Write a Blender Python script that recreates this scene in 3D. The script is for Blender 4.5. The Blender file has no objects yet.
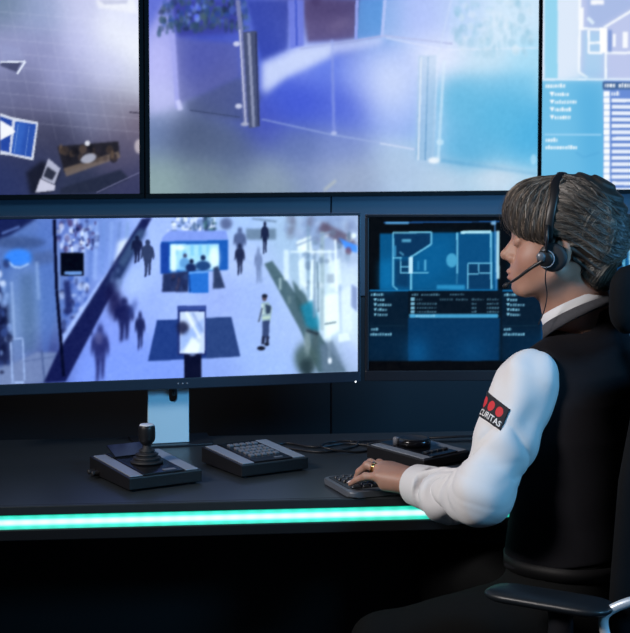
import bpy, bmesh, math, random
import numpy as np
from mathutils import Vector, Matrix, Euler

random.seed(7)
rng = np.random.default_rng(11)
scene = bpy.context.scene
COL = scene.collection

# ---------------------------------------------------------------- camera
F_PX = 1500.0                       # focal length in pixels of the 630 px wide frame
CAM = Vector((0.0, 0.0, 1.436))
PITCH = math.radians(3.4)
CY = 316.5 - 77.0
cam_data = bpy.data.cameras.new('camera')
cam = bpy.data.objects.new('camera', cam_data)
COL.objects.link(cam)
cam.location = CAM
cam.rotation_euler = (math.pi / 2 - PITCH, 0, 0)
cam_data.sensor_fit = 'HORIZONTAL'
cam_data.sensor_width = 36.0
cam_data.lens = F_PX / 630.0 * 36.0
cam_data.shift_y = -77.0 / 630.0
cam_data.clip_end = 100
cam_data.dof.use_dof = True
cam_data.dof.focus_distance = 2.95
cam_data.dof.aperture_fstop = 14.0
scene.camera = cam

# ---------------------------------------------------------------- view and world
vs = scene.view_settings
vs.view_transform = 'Standard'
vs.look = 'None'
vs.exposure = 0.0
vs.gamma = 1.0
vs.use_curve_mapping = False
scene.cycles.use_denoising = True
scene.cycles.max_bounces = 6
scene.cycles.sample_clamp_indirect = 4.0

world = bpy.data.worlds.new('dim_room_air')
scene.world = world
world.use_nodes = True
bg = world.node_tree.nodes['Background']
bg.inputs[0].default_value = (0.05, 0.09, 0.16, 1)
bg.inputs[1].default_value = 0.06


def area_light(name, loc, target, size, energy, color, size_y=None, spread=math.pi):
    ld = bpy.data.lights.new(name, 'AREA')
    ld.energy = energy
    ld.color = color
    ld.shape = 'RECTANGLE' if size_y else 'SQUARE'
    ld.size = size
    if size_y:
        ld.size_y = size_y
    ld.spread = spread
    o = bpy.data.objects.new(name, ld)
    COL.objects.link(o)
    o.location = loc
    o.rotation_euler = (Vector(target) - Vector(loc)).to_track_quat('-Z', 'Y').to_euler()
    return o


# ceiling lamps of the control room: a soft white one over the left aisle, a blue one on the right
area_light('ceiling_lamp_white', (-1.75, 1.75, 2.35), (0.50, 2.95, 0.98), 0.6, 12.5, (1.0, 0.93, 0.90), 0.6, math.radians(80))
area_light('ceiling_lamp_blue', (2.0, 0.9, 2.3), (0.6, 3.0, 1.0), 0.5, 14.0, (0.20, 0.60, 1.0), 0.5, math.radians(100))
area_light('added_wall_washer_blue', (2.5, 2.7, 1.35), (0.5, 4.2, 1.25), 0.5, 16.0, (0.14, 0.50, 1.0), 0.3, math.radians(120))  # added, unseen source that washes the back wall blue from the right

# ---------------------------------------------------------------- pixel helpers
_F = Vector((0, math.cos(PITCH), -math.sin(PITCH)))
_U = Vector((0, math.sin(PITCH), math.cos(PITCH)))


def ray(x, y):
    return _F + Vector((1, 0, 0)) * ((x - 315.0) / F_PX) + _U * (-(y - CY) / F_PX)


def PY(x, y, Y):
    d = ray(x, y)
    return CAM + d * ((Y - CAM.y) / d.y)


def PZ(x, y, Z):
    d = ray(x, y)
    return CAM + d * ((Z - CAM.z) / d.z)


def PP(x, y, p, n):
    d = ray(x, y)
    return CAM + d * ((p - CAM).dot(n) / d.dot(n))


# ---------------------------------------------------------------- object helpers
def tag(o, label=None, cat=None, group=None, kind=None):
    if label: o['label'] = label
    if cat: o['category'] = cat
    if group: o['group'] = group
    if kind: o['kind'] = kind
    return o


def empty(name, loc=(0, 0, 0), rotz=0.0):
    o = bpy.data.objects.new(name, None)
    o.empty_display_size = 0.05
    COL.objects.link(o)
    o.location = loc
    o.rotation_euler = (0, 0, rotz)
    return o


def mesh_obj(name, me, material=None, parent=None, smooth=False):
    o = bpy.data.objects.new(name, me)
    COL.objects.link(o)
    if material is not None and len(me.materials) == 0:
        me.materials.append(material)
    if smooth:
        me.polygons.foreach_set('use_smooth', [True] * len(me.polygons))
    if parent is not None:
        o.parent = parent
    return o


def obj(name, bm, material=None, parent=None, smooth=False, loc=None, rot=None):
    me = bpy.data.meshes.new(name)
    bmesh.ops.recalc_face_normals(bm, faces=bm.faces)
    bm.to_mesh(me)
    bm.free()
    o = mesh_obj(name, me, material, parent, smooth)
    if loc is not None: o.location = loc
    if rot is not None: o.rotation_euler = rot
    return o


def box(bm, lo, hi, bevel=0.0, seg=2, mtx=None):
    b2 = bmesh.new()
    r = bmesh.ops.create_cube(b2, size=1.0)
    lo = Vector(lo); hi = Vector(hi)
    for v in b2.verts:
        v.co = Vector(((v.co.x + .5) * (hi.x - lo.x) + lo.x, (v.co.y + .5) * (hi.y - lo.y) + lo.y, (v.co.z + .5) * (hi.z - lo.z) + lo.z))
    if bevel > 0:
        bmesh.ops.bevel(b2, geom=list(b2.edges), offset=bevel, segments=seg, affect='EDGES', profile=0.5)
    merge(bm, b2, mtx)
    return bm


def merge(bm, b2, mtx=None):
    if mtx is not None:
        b2.transform(mtx)
    me = bpy.data.meshes.new('tmp')
    b2.to_mesh(me)
    b2.free()
    bm.from_mesh(me)
    bpy.data.meshes.remove(me)


def prism(bm, pts, z0, z1, bevel=0.0, mtx=None, seg=2):
    """polygon in xy extruded from z0 to z1"""
    b2 = bmesh.new()
    lo = [b2.verts.new((p[0], p[1], z0)) for p in pts]
    hi = [b2.verts.new((p[0], p[1], z1)) for p in pts]
    n = len(pts)
    b2.faces.new(lo[::-1]); b2.faces.new(hi)
    for i in range(n):
        b2.faces.new((lo[i], lo[(i + 1) % n], hi[(i + 1) % n], hi[i]))
    if bevel > 0:
        es = [e for e in b2.edges if abs(e.verts[0].co.z - e.verts[1].co.z) < 1e-6]
        bmesh.ops.bevel(b2, geom=es, offset=bevel, segments=seg, affect='EDGES', profile=0.5)
    merge(bm, b2, mtx)
    return bm


def lathe(bm, prof, n=24, mtx=None):
    """profile of (r, z) turned about the z axis, capped"""
    b2 = bmesh.new()
    rings = []
    for r, z in prof:
        rings.append([b2.verts.new((max(r, 1e-5) * math.cos(2 * math.pi * i / n), max(r, 1e-5) * math.sin(2 * math.pi * i / n), z)) for i in range(n)])
    for a, b in zip(rings[:-1], rings[1:]):
        for i in range(n):
            b2.faces.new((a[i], a[(i + 1) % n], b[(i + 1) % n], b[i]))
    b2.faces.new(rings[0][::-1]); b2.faces.new(rings[-1])
    merge(bm, b2, mtx)
    return bm


def catmull(pts, per=8):
    P = [Vector(p) for p in pts]
    P = [P[0] * 2 - P[1]] + P + [P[-1] * 2 - P[-2]]
    out = []
    for i in range(1, len(P) - 2):
        for k in range(per):
            t = k / per
            a, b, c, d = P[i - 1], P[i], P[i + 1], P[i + 2]
            out.append(0.5 * ((2 * b) + (c - a) * t + (2 * a - 5 * b + 4 * c - d) * t * t + (3 * b - a - 3 * c + d) * t ** 3))
    out.append(P[-2].copy())
    return out


def tube(bm, path, rad, n=8, flat=1.0, up=None):
    """swept tube; rad number or list; flat squeezes the second axis"""
    path = [Vector(p) for p in path]
    m = len(path)
    rads = [rad] * m if not hasattr(rad, '__len__') else rad
    rings = []
    ref = Vector(up) if up is not None else Vector((0, 0, 1))
    t0 = (path[1] - path[0]).normalized()
    if abs(t0.dot(ref)) > 0.95: ref = Vector((1, 0, 0))
    nrm = (ref - t0 * ref.dot(t0)).normalized()
    for i in range(m):
        t = (path[min(i + 1, m - 1)] - path[max(i - 1, 0)]).normalized()
        if up is not None:
            nrm = Vector(up)
        nrm = (nrm - t * nrm.dot(t)).normalized()
        bn = t.cross(nrm)
        rings.append([bm.verts.new(path[i] + (nrm * math.cos(2 * math.pi * k / n) * rads[i] * flat + bn * math.sin(2 * math.pi * k / n) * rads[i])) for k in range(n)])
    for a, b in zip(rings[:-1], rings[1:]):
        for k in range(n):
            bm.faces.new((a[k], a[(k + 1) % n], b[(k + 1) % n], b[k]))
    bm.faces.new(rings[0][::-1]); bm.faces.new(rings[-1])
    return bm


# ---------------------------------------------------------------- materials
def srgb(r, g, b):
    def f(c):
        c = c / 255.0
        return c / 12.92 if c <= 0.04045 else ((c + 0.055) / 1.055) ** 2.4
    return (f(r), f(g), f(b), 1.0)


def mat(name, color, rough=0.5, metal=0.0, var=0.08, scale=40.0, bump=0.0, bump_scale=300.0, spec=0.5, stretch=(1, 1, 1), sheen=0.0, sss=0.0):
    m = bpy.data.materials.new(name)
    m.use_nodes = True
    nt = m.node_tree
    b = nt.nodes['Principled BSDF']
    b.inputs['Roughness'].default_value = rough
    b.inputs['Metallic'].default_value = metal
    b.inputs['Specular IOR Level'].default_value = spec
    if sheen: b.inputs['Sheen Weight'].default_value = sheen
    if sss:
        b.inputs['Subsurface Weight'].default_value = sss
        b.inputs['Subsurface Radius'].default_value = (0.012, 0.005, 0.003)
        b.inputs['Subsurface Scale'].default_value = 0.6
    tc = nt.nodes.new('ShaderNodeTexCoord')
    mp = nt.nodes.new('ShaderNodeMapping')
    mp.inputs['Scale'].default_value = stretch
    nt.links.new(tc.outputs['Object'], mp.inputs[0])
    nz = nt.nodes.new('ShaderNodeTexNoise')
    nz.inputs['Scale'].default_value = scale
    nz.inputs['Detail'].default_value = 4
    nt.links.new(mp.outputs[0], nz.inputs[0])
    mx = nt.nodes.new('ShaderNodeMix')
    mx.data_type = 'RGBA'
    c = color
    mx.inputs[6].default_value = (c[0] * (1 - var), c[1] * (1 - var), c[2] * (1 - var), 1)
    mx.inputs[7].default_value = (min(1, c[0] * (1 + var)), min(1, c[1] * (1 + var)), min(1, c[2] * (1 + var)), 1)
    nt.links.new(nz.outputs[0], mx.inputs[0])
    nt.links.new(mx.outputs[2], b.inputs['Base Color'])
    if bump:
        n2 = nt.nodes.new('ShaderNodeTexNoise')
        n2.inputs['Scale'].default_value = bump_scale
        n2.inputs['Detail'].default_value = 3
        nt.links.new(mp.outputs[0], n2.inputs[0])
        bp = nt.nodes.new('ShaderNodeBump')
        bp.inputs['Strength'].default_value = bump
        bp.inputs['Distance'].default_value = 0.002
        nt.links.new(n2.outputs[0], bp.inputs['Height'])
        nt.links.new(bp.outputs[0], b.inputs['Normal'])
    return m


def emit_mat(name, color, strength):
    m = bpy.data.materials.new(name)
    m.use_nodes = True
    b = m.node_tree.nodes['Principled BSDF']
    b.inputs['Base Color'].default_value = (0.02, 0.02, 0.02, 1)
    b.inputs['Emission Color'].default_value = color
    b.inputs['Emission Strength'].default_value = strength
    return m


M = {}
M['wall'] = mat('painted_wall_panel', (0.085, 0.12, 0.17), 0.6, var=0.06, scale=3, bump=0.05)
M['wall_low'] = mat('shade_toned_wall', (0.021, 0.022, 0.027), 0.6, var=0.1, scale=3, bump=0.05)  # dimmer light on the lower wall put into the colour; side walls share it
M['floor'] = mat('dark_carpet', (0.02, 0.022, 0.028), 0.95, var=0.3, scale=120, bump=0.4, bump_scale=400)
M['ceiling'] = mat('ceiling_paint', (0.12, 0.13, 0.15), 0.9)
M['desk'] = mat('charcoal_desk_laminate', (0.026, 0.031, 0.035), 0.38, var=0.12, scale=60, bump=0.03, bump_scale=600)
M['desk_dark'] = mat('black_desk_edge', (0.008, 0.009, 0.011), 0.45)
M['bezel'] = mat('black_monitor_plastic', (0.014, 0.017, 0.024), 0.38, var=0.05, bump=0.03)
M['bezel_blue'] = mat('dark_blue_grey_plastic', (0.020, 0.036, 0.060), 0.35, var=0.05, bump=0.03)
M['plate'] = mat('light_blue_stand_metal', (0.62, 0.86, 0.97), 0.45, 0.0, var=0.05, scale=8)
M['black'] = mat('black_plastic', (0.010, 0.010, 0.012), 0.42, var=0.1, bump=0.03)
M['black_gloss'] = mat('glossy_black_plastic', (0.008, 0.008, 0.010), 0.18)
M['rubber'] = mat('black_rubber', (0.014, 0.014, 0.017), 0.6)
M['silver'] = mat('silver_trim', (0.33, 0.36, 0.41), 0.4, 0.25, var=0.06)
M['keycap'] = mat('dark_key_plastic', (0.035, 0.04, 0.05), 0.45)
M['keygrey'] = mat('pale_grey_key', (0.17, 0.18, 0.21), 0.5)
M['cap'] = mat('white_joystick_cap', (0.7, 0.74, 0.8), 0.4)
M['frame_black'] = mat('matt_black_display_frame', (0.004, 0.005, 0.007), 0.6, spec=0.15)
M['kb_body'] = mat('grey_keyboard_shell', (0.13, 0.145, 0.17), 0.35, 0.2)
M['chrome'] = mat('polished_metal', (0.7, 0.74, 0.8), 0.18, 1.0, var=0.03)
M['alu'] = mat('brushed_aluminium', (0.75, 0.82, 0.9), 0.35, 0.4, var=0.04)
M['gold'] = mat('gold_metal', (0.85, 0.58, 0.22), 0.22, 1.0, var=0.03)
M['cable'] = mat('black_cable', (0.012, 0.013, 0.017), 0.45)
# ================================================================ picture painting for the displays
def homography(src, dst):
    A = []
    for (x, y), (u, v) in zip(src, dst):
        A.append([x, y, 1, 0, 0, 0, -u * x, -u * y, u])
        A.append([0, 0, 0, x, y, 1, -v * x, -v * y, v])
    A = np.array(A, float)
    h = np.linalg.solve(A[:, :8], A[:, 8])
    return np.append(h, 1).reshape(3, 3)


def gauss1(s):
    r = max(1, int(3 * s + .5))
    k = np.exp(-0.5 * (np.arange(-r, r + 1) / s) ** 2)
    return k / k.sum()


def blur(a, sx, sy=None):
    sy = sx if sy is None else sy
    if sx > 0.05:
        k = gauss1(sx); r = len(k) // 2
        p = np.pad(a, ((0, 0), (r, r)) + ((0, 0),) * (a.ndim - 2), mode='edge')
        a = sum(k[i] * p[:, i:i + a.shape[1]] for i in range(len(k)))
    if sy > 0.05:
        k = gauss1(sy); r = len(k) // 2
        p = np.pad(a, ((r, r), (0, 0)) + ((0, 0),) * (a.ndim - 2), mode='edge')
        a = sum(k[i] * p[i:i + a.shape[0]] for i in range(len(k)))
    return a


class Picture:
    """raster of a display's image; drawn in the picture's own plane, addressed through four known corners"""
    def __init__(self, corners, W, H):
        # corners: TL, TR, BR, BL
        self.W, self.H = W, H
        self.Hm = homography(corners, [(0, 0), (W, 0), (W, H), (0, H)])
        self.img = np.zeros((H, W, 3))
        self.k = W / (abs(corners[1][0] - corners[0][0]))
        inv = np.linalg.inv(self.Hm)
        X, Y = np.meshgrid(np.arange(W) + .5, np.arange(H) + .5)
        q = np.stack([X, Y, np.ones_like(X)], -1) @ inv.T
        self.px = q[..., 0] / q[..., 2]; self.py = q[..., 1] / q[..., 2]

    def base(self, pts, power=3.0):
        power = power * 1.45
        num = 0; den = 0
        for x, y, c in pts:
            w = 1.0 / (((self.px - x) ** 2 + (self.py - y) ** 2 + 60.0) ** (power / 2))
            num = num + w[..., None] * np.array(c, float); den = den + w
        self.img = blur(num / den[..., None], 9.0)

    def comp(self, mask, c):
        self.img = self.img * (1 - mask[..., None]) + np.array(c, float) * mask[..., None]

    def poly(self, pts, c, a=1.0, b=0.6, by=None):
        n = len(pts)
        xs = [p[0] for p in pts]; ys = [p[1] for p in pts]
        m = np.zeros((self.H, self.W))
        for ox, oy in ((-.25, -.25), (.25, -.25), (-.25, .25), (.25, .25)):
            X = self.px + ox; Y = self.py + oy
            ins = np.zeros(X.shape, bool)
            for i in range(n):
                x0, y0 = pts[i]; x1, y1 = pts[(i + 1) % n]
                if y0 == y1: continue
                cond = ((y0 > Y) != (y1 > Y)) & (X < (x1 - x0) * (Y - y0) / (y1 - y0) + x0)
                ins ^= cond
            m += ins
        m *= 0.25
        if b or by:
            m = blur(m, (b or 0) * self.k, (by if by is not None else b) * self.k)
        self.comp(m * a, c)

    def rect(self, x0, y0, x1, y1, c, a=1.0, b=0.6, by=None):
        self.poly([(x0, y0), (x1, y0), (x1, y1), (x0, y1)], c, a, b, by)

    def line(self, pts, w, c, a=1.0, b=0.5):
        for (x0, y0), (x1, y1) in zip(pts[:-1], pts[1:]):
            dx, dy = x1 - x0, y1 - y0
            L = math.hypot(dx, dy) or 1
            nx, ny = -dy / L * w / 2, dx / L * w / 2
            self.poly([(x0 + nx, y0 + ny), (x1 + nx, y1 + ny), (x1 - nx, y1 - ny), (x0 - nx, y0 - ny)], c, a, b)

    def ell(self, x, y, rx, ry, c, a=1.0, b=0.6, by=None, rot=0.0):
        cr, sr = math.cos(rot), math.sin(rot)
        X = (self.px - x) * cr + (self.py - y) * sr
        Y = -(self.px - x) * sr + (self.py - y) * cr
        d = np.sqrt((X / rx) ** 2 + (Y / ry) ** 2)
        m = np.clip((1 - d) * min(rx, ry) + .5, 0, 1)
        m = blur(m, b * self.k, (by if by is not None else b) * self.k)
        self.comp(m * a, c)

    def glow(self, x, y, rx, ry, c, a=1.0):
        m = np.exp(-(((self.px - x) / rx) ** 2 + ((self.py - y) / ry) ** 2))
        self.comp(m * a, c)

    def spots(self, x0, y0, x1, y1, n, cols, r=(1, 3), a=.8, b=.8, seed=1):
        rr = random.Random(seed)
        for i in range(n):
            self.ell(rr.uniform(x0, x1), rr.uniform(y0, y1), rr.uniform(*r), rr.uniform(*r) * 1.3, rr.choice(cols), a * rr.uniform(.5, 1), b)

    def text(self, x, y, w, h, c, a=1.0, seed=1, b=.55):
        """a line of tiny print, too small to read"""
        rr = random.Random(seed)
        cx = x
        while cx < x + w:
            gw = rr.uniform(1.4, 2.4)
            up = rr.random()
            self.rect(cx, y - h / 2 - (h * .25 if up > .7 else 0), min(cx + gw, x + w), y + h / 2, c, a * rr.uniform(.7, 1), b)
            cx += gw + .55

    def noise(self, amp, s=1.0, seed=3):
        g = np.random.default_rng(seed).normal(size=(self.H, self.W))
        g = blur(g, s * self.k)
        self.img += (g / g.std() * amp)[..., None]

    def person(self, x, top, bot, w, c, a=.9, b=1.0, by=2.0):
        h = bot - top
        b *= .6; by *= .6; w *= 1.1
        P_ = lambda pts: [(x + w * u_, top + h * v_) for u_, v_ in pts]
        self.ell(x + w * .02, top + h * .075, w * .19, h * .08, c, a, b, by)
        self.poly(P_([(-.12, .13), (.16, .13), (.42, .20), (.46, .34), (.34, .50), (.30, .56), (-.26, .56), (-.32, .48), (-.46, .36), (-.40, .20)]), c, a, b, by)
        self.poly(P_([(-.42, .22), (-.30, .24), (-.34, .44), (-.48, .52), (-.54, .50)]), c, a * .9, b, by)
        self.poly(P_([(.34, .22), (.46, .24), (.56, .42), (.48, .54), (.36, .46)]), c, a * .9, b, by)
        self.poly(P_([(-.27, .52), (.06, .52), (.00, .78), (-.06, .97), (-.24, .98), (-.20, .78)]), c, a, b, by)
        self.poly(P_([(.00, .52), (.30, .52), (.26, .74), (.22, .93), (.06, .94), (.08, .74)]), c, a, b, by)

    def linear(self):
        c = np.clip(self.img / 255.0, 0, 1)
        return np.where(c <= 0.04045, c / 12.92, ((c + 0.055) / 1.055) ** 2.4)


screen_mat = bpy.data.materials.new('lit_display_picture')
screen_mat.use_nodes = True
_nt = screen_mat.node_tree
_b = _nt.nodes['Principled BSDF']
_b.inputs['Base Color'].default_value = (0.001, 0.001, 0.0015, 1)
_b.inputs['Roughness'].default_value = 0.45
_b.inputs['Specular IOR Level'].default_value = 0.06
_at = _nt.nodes.new('ShaderNodeAttribute')
_at.attribute_name = 'picture'
_nt.links.new(_at.outputs['Color'], _b.inputs['Emission Color'])
_b.inputs['Emission Strength'].default_value = 1.0


def screen_mesh(pic, w, h, gain=1.0):
    """grid in the local xz plane (x 0..w, z 0..h, facing -y) coloured with the picture"""
    W, H = pic.W, pic.H
    lin = pic.linear() * gain
    # vertices at pixel centres, stretched to the borders
    xs = np.linspace(0, w, W); zs = np.linspace(h, 0, H)
    X, Z = np.meshgrid(xs, zs)
    co = np.stack([X, np.zeros_like(X), Z], -1).reshape(-1, 3)
    idx = np.arange(W * H).reshape(H, W)
    q = np.stack([idx[1:, :-1], idx[1:, 1:], idx[:-1, 1:], idx[:-1, :-1]], -1).reshape(-1, 4)
    me = bpy.data.meshes.new('screen')
    me.vertices.add(len(co)); me.vertices.foreach_set('co', co.ravel())
    me.loops.add(q.size); me.loops.foreach_set('vertex_index', q.ravel())
    me.polygons.add(len(q))
    me.polygons.foreach_set('loop_start', np.arange(0, q.size, 4)); me.polygons.foreach_set('loop_total', np.full(len(q), 4))
    me.update()
    at = me.attributes.new('picture', 'FLOAT_COLOR', 'POINT')
    rgba = np.ones((W * H, 4)); rgba[:, :3] = lin.reshape(-1, 3)
    at.data.foreach_set('color', rgba.ravel().astype(np.float32))
    me.materials.append(screen_mat)
    return me


# ================================================================ layout
ANG_WALL = math.radians(17.4)
UW = Vector((math.cos(ANG_WALL), math.sin(ANG_WALL), 0))     # along the wall, to the right
NW = Vector((-math.sin(ANG_WALL), math.cos(ANG_WALL), 0))    # into the wall
PW = PY(344, 192, 4.4)                                       # a point on the plane of the wall displays' fronts


def on_wall(x, y):
    return PP(x, y, PW, NW)


# ---------------------------------------------------------------- room
WALL0 = PW + NW * 0.065
wall = empty('wall_back', (WALL0.x, WALL0.y, 0), ANG_WALL)
tag(wall, kind='structure')
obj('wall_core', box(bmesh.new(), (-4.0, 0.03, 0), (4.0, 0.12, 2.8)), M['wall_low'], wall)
seam = (on_wall(338, 204) - PW).dot(UW)
pw = 1.20
x = seam - pw * 3
k = 0
panel_hi = None
while x < 3.9:
    if panel_hi is None:
        panel_hi = obj('wall_panel', box(bmesh.new(), (0.002, 0, 1.0), (pw - 0.002, 0.03, 2.8), 0.0015), M['wall'], wall, loc=(x, 0, 0))
        panel_lo = obj('wall_panel', box(bmesh.new(), (0.002, 0, 0.0), (pw - 0.002, 0.03, 0.996), 0.0015), M['wall_low'], wall, loc=(x, 0, 0))  # lower panels carry their shade in the material colour
    else:
        for src in (panel_hi, panel_lo):
            c = src.copy(); COL.objects.link(c); c.location = (x, 0, 0); c.parent = wall
    x += pw

flo = tag(obj('floor', box(bmesh.new(), (-4.5, -1.0, -0.1), (4.5, 7.0, 0.0)), M['floor']), kind='structure')
cei = tag(obj('ceiling', box(bmesh.new(), (-4.5, -1.0, 2.8), (4.5, 7.0, 2.9)), M['ceiling']), kind='structure')
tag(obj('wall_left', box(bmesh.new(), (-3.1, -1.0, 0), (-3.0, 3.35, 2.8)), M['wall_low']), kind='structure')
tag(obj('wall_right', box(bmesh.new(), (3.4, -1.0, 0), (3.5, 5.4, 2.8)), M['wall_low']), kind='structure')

# ---------------------------------------------------------------- wall displays
cL = on_wall(150.0, 193.5); cR = on_wall(537.2, 190.6)
DW = (cR - cL).dot(UW)                       # active width of one wall display
DH = DW * 9 / 16
DZ = cL.z


def wall_display(left_along, bez_l, bez_r, pic, label):
    """left_along: left border of the lit area, metres along the wall from PW"""
    p = PW + UW * left_along
    t = empty('wall_display', (p.x, p.y, DZ), ANG_WALL)
    tag(t, label, 'display', 'displays mounted on the back wall')
    obj('housing', box(bmesh.new(), (-bez_l + .002, 0.012, -0.014), (DW + bez_r - .002, 0.065, DH + .014), 0.002), M['bezel'], t)
    bz = 0.010
    obj('bezel', box(bmesh.new(), (-bez_l, -0.004, -bz - .004), (DW + bez_r, 0.012, 0), 0.0012), M['frame_black'], t)
    obj('bezel', box(bmesh.new(), (-bez_l, -0.004, DH), (DW + bez_r, 0.012, DH + bz), 0.0012), M['frame_black'], t)
    obj('bezel', box(bmesh.new(), (-bez_l, -0.004, 0), (0, 0.012, DH), 0.0012), M['frame_black'], t)
    obj('bezel', box(bmesh.new(), (DW, -0.004, 0), (DW + bez_r, 0.012, DH), 0.0012), M['frame_black'], t)
    s = mesh_obj('screen', screen_mesh(pic, DW, DH), None, t)
    return t


def proj(p):
    d = Vector(p) - CAM
    z = d.dot(_F)
    return (315 + F_PX * d.x / z, CY - F_PX * d.dot(_U) / z)


def wall_corners(la):
    a = PW + UW * la; b = a + UW * DW
    o = []
    for q, h in ((a, DH), (b, DH), (b, 0), (a, 0)):
        o.append(proj((q.x, q.y, DZ + h)))
    return o


la_c = (cL - PW).dot(UW)
la_l = (on_wall(139.6, 193.5) - PW).dot(UW) - DW
la_r = (on_wall(541.0, 190) - PW).dot(UW)

# --- centre: glass gates and blue lit floor
pc = Picture(wall_corners(la_c), 400, 225)
pc.base([(152, 5, (100, 115, 215)), (160, 60, (175, 180, 245)), (165, 100, (185, 195, 240)), (155, 130, (110, 130, 175)),
         (200, 20, (70, 90, 200)), (200, 60, (62, 75, 185)), (215, 85, (85, 95, 170)), (190, 130, (80, 95, 130)), (160, 180, (140, 165, 170)),
         (230, 150, (92, 110, 150)), (210, 180, (120, 140, 155)), (270, 185, (135, 155, 175)), (260, 120, (70, 85, 190)), (300, 100, (70, 90, 210)),
         (275, 60, (70, 95, 215)), (300, 55, (180, 195, 255)), (320, 60, (110, 135, 235)), (330, 20, (90, 80, 130)), (380, 20, (110, 160, 225)), (345, 100, (85, 105, 215)), (300, 150, (100, 120, 180)),
         (360, 80, (160, 180, 245)), (385, 70, (195, 215, 255)), (400, 110, (180, 205, 250)), (350, 180, (150, 168, 200)), (340, 150, (125, 145, 205)),
         (420, 20, (170, 190, 250)), (440, 50, (215, 225, 255)), (430, 130, (165, 205, 240)), (400, 165, (175, 200, 230)), (460, 20, (190, 215, 250)), (500, 30, (215, 235, 252)),
         (480, 60, (195, 225, 245)), (530, 60, (170, 220, 245)), (460, 100, (120, 190, 225)), (500, 120, (100, 185, 225)), (530, 140, (75, 175, 225)), (470, 150, (110, 180, 220)),
         (440, 185, (180, 205, 230)), (500, 180, (190, 215, 235)), (532, 175, (150, 205, 235)), (530, 10, (205, 230, 250)), (350, -20, (90, 120, 210)), (200, -20, (80, 100, 210))], 3.2)
pc.poly([(166, 0), (172, 0), (182, 105), (150, 115), (150, 30)], (195, 195, 250), .55, 3)
pc.poly([(171, 0), (245, 0), (242, 32), (178, 38)], (55, 60, 150), .85, 2.5)
pc.poly([(246, 0), (290, 0), (288, 50), (262, 62)], (45, 60, 160), .75, 2)
pc.poly([(262, 62), (300, 47), (385, 36), (380, 46), (330, 55), (280, 80), (262, 92)], (215, 225, 255), .85, 3)
pc.poly([(303, 0), (360, 0), (355, 38), (308, 42)], (92, 80, 128), .9, 1.5)
pc.poly([(305, 0), (358, 0), (357, 16), (306, 20)], (70, 58, 105), .5, 4)
pc.line([(330, 30), (350, 20)], 6, (150, 135, 170), .35, 4)
pc.poly([(288, 0), (304, 0), (304, 46), (290, 49)], (110, 125, 225), .9, 1)
pc.line([(296, 0), (297, 46)], 2.5, (70, 90, 200), .8)
pc.poly([(358, 0), (384, 0), (381, 36), (356, 39)], (90, 150, 220), .75, 1.5)
pc.line([(357, 0), (356, 40)], 3, (150, 165, 240), .9)
pc.line([(385, 0), (382, 37)], 3, (170, 190, 245), .9)
pc.line([(300, 49), (355, 41), (384, 36), (420, 40), (452, 44)], 2.2, (170, 180, 225), .8)
pc.ell(316, 2, 6, 4, (60, 45, 90), .5, 2)
pc.spots(160, 0, 248, 30, 150, [(40, 62, 85), (55, 85, 100), (45, 75, 150), (70, 95, 110), (75, 105, 190), (30, 45, 75)], (1.3, 3.6), .7, .8, 2)
pc.spots(158, 18, 200, 36, 26, [(45, 70, 100), (60, 90, 120)], (1.3, 3), .7, .8, 3)
pc.spots(185, 4, 205, 24, 10, [(130, 160, 255), (90, 110, 255)], (1.5, 3), .8, 1, 5)
pc.poly([(176, 38), (240, 44), (240, 76), (186, 101), (178, 105)], (92, 98, 165), .6, 2)
pc.poly([(186, 102), (240, 77), (262, 96), (248, 122), (190, 112)], (70, 82, 120), .55, 2)
pc.line([(173, 33), (178, 108)], 4.5, (165, 170, 240), .85, .8)
pc.line([(178, 100), (181, 110)], 5, (205, 210, 255), .9, .9)
pc.line([(238, 0), (242, 40), (246, 124)], 4.5, (125, 132, 180), .95, .7)
pc.line([(240, 30), (246, 124)], 1.5, (190, 195, 225), .9, .5)
pc.poly([(243, 32), (257, 31), (260, 126), (249, 128)], (70, 78, 110), .95, .7)
pc.line([(249, 33), (254, 127)], 3, (150, 158, 190), .9, .7)
pc.line([(256, 33), (259, 126)], 1.5, (40, 45, 85), .9, .6)
pc.ell(237, 44, 3.5, 2.5, (215, 220, 245), .9, .7)
pc.ell(239, 106, 3.5, 2.5, (215, 220, 245), .9, .7)
pc.ell(245, 124, 4, 2, (190, 195, 220), .9, .7)
pc.line([(190, 110), (240, 117)], 1.2, (45, 55, 90), .6)
pc.line([(262, 119), (330, 134), (400, 146), (420, 150)], 1.6, (165, 185, 230), .6, .7)
pc.line([(332, 40), (334, 134)], 3, (150, 165, 230), .7, .9)
pc.ell(334, 133, 3, 2, (200, 210, 240), .7, .8)
pc.poly([(262, 62), (300, 48), (380, 38), (420, 60), (420, 140), (300, 124), (262, 115)], (60, 90, 225), .22, 6)
pc.poly([(264, 66), (300, 50), (335, 44), (330, 58), (288, 76), (264, 96)], (215, 228, 255), .65, 3)
pc.line([(451, 0), (437, 60), (432, 162)], 2.0, (205, 225, 250), .7, .7)
pc.poly([(418, 56), (436, 55), (434, 160), (415, 160)], (150, 190, 225), .65, .8)
pc.line([(421, 57), (418, 160)], 2, (215, 230, 245), .8, .6)
pc.line([(428, 57), (425, 160)], 1.6, (110, 160, 205), .8, .6)
pc.line([(444, 60), (438, 160)], 3, (205, 230, 250), .8, .7)
pc.line([(380, 143), (414, 149)], 1.6, (215, 228, 250), .8, .7)
pc.ell(434, 160, 6, 3, (245, 250, 255), .95, 1)
pc.ell(440, 142, 3.5, 3, (220, 240, 255), .9, .8)
pc.ell(533, 159, 3, 5, (200, 235, 255), .9, .8)
pc.poly([(383, 0), (452, 0), (446, 52), (381, 38)], (190, 205, 250), .4, 1)
pc.line([(386, 38), (445, 50), (540, 48)], 1.2, (235, 240, 255), .55, .8)
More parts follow.
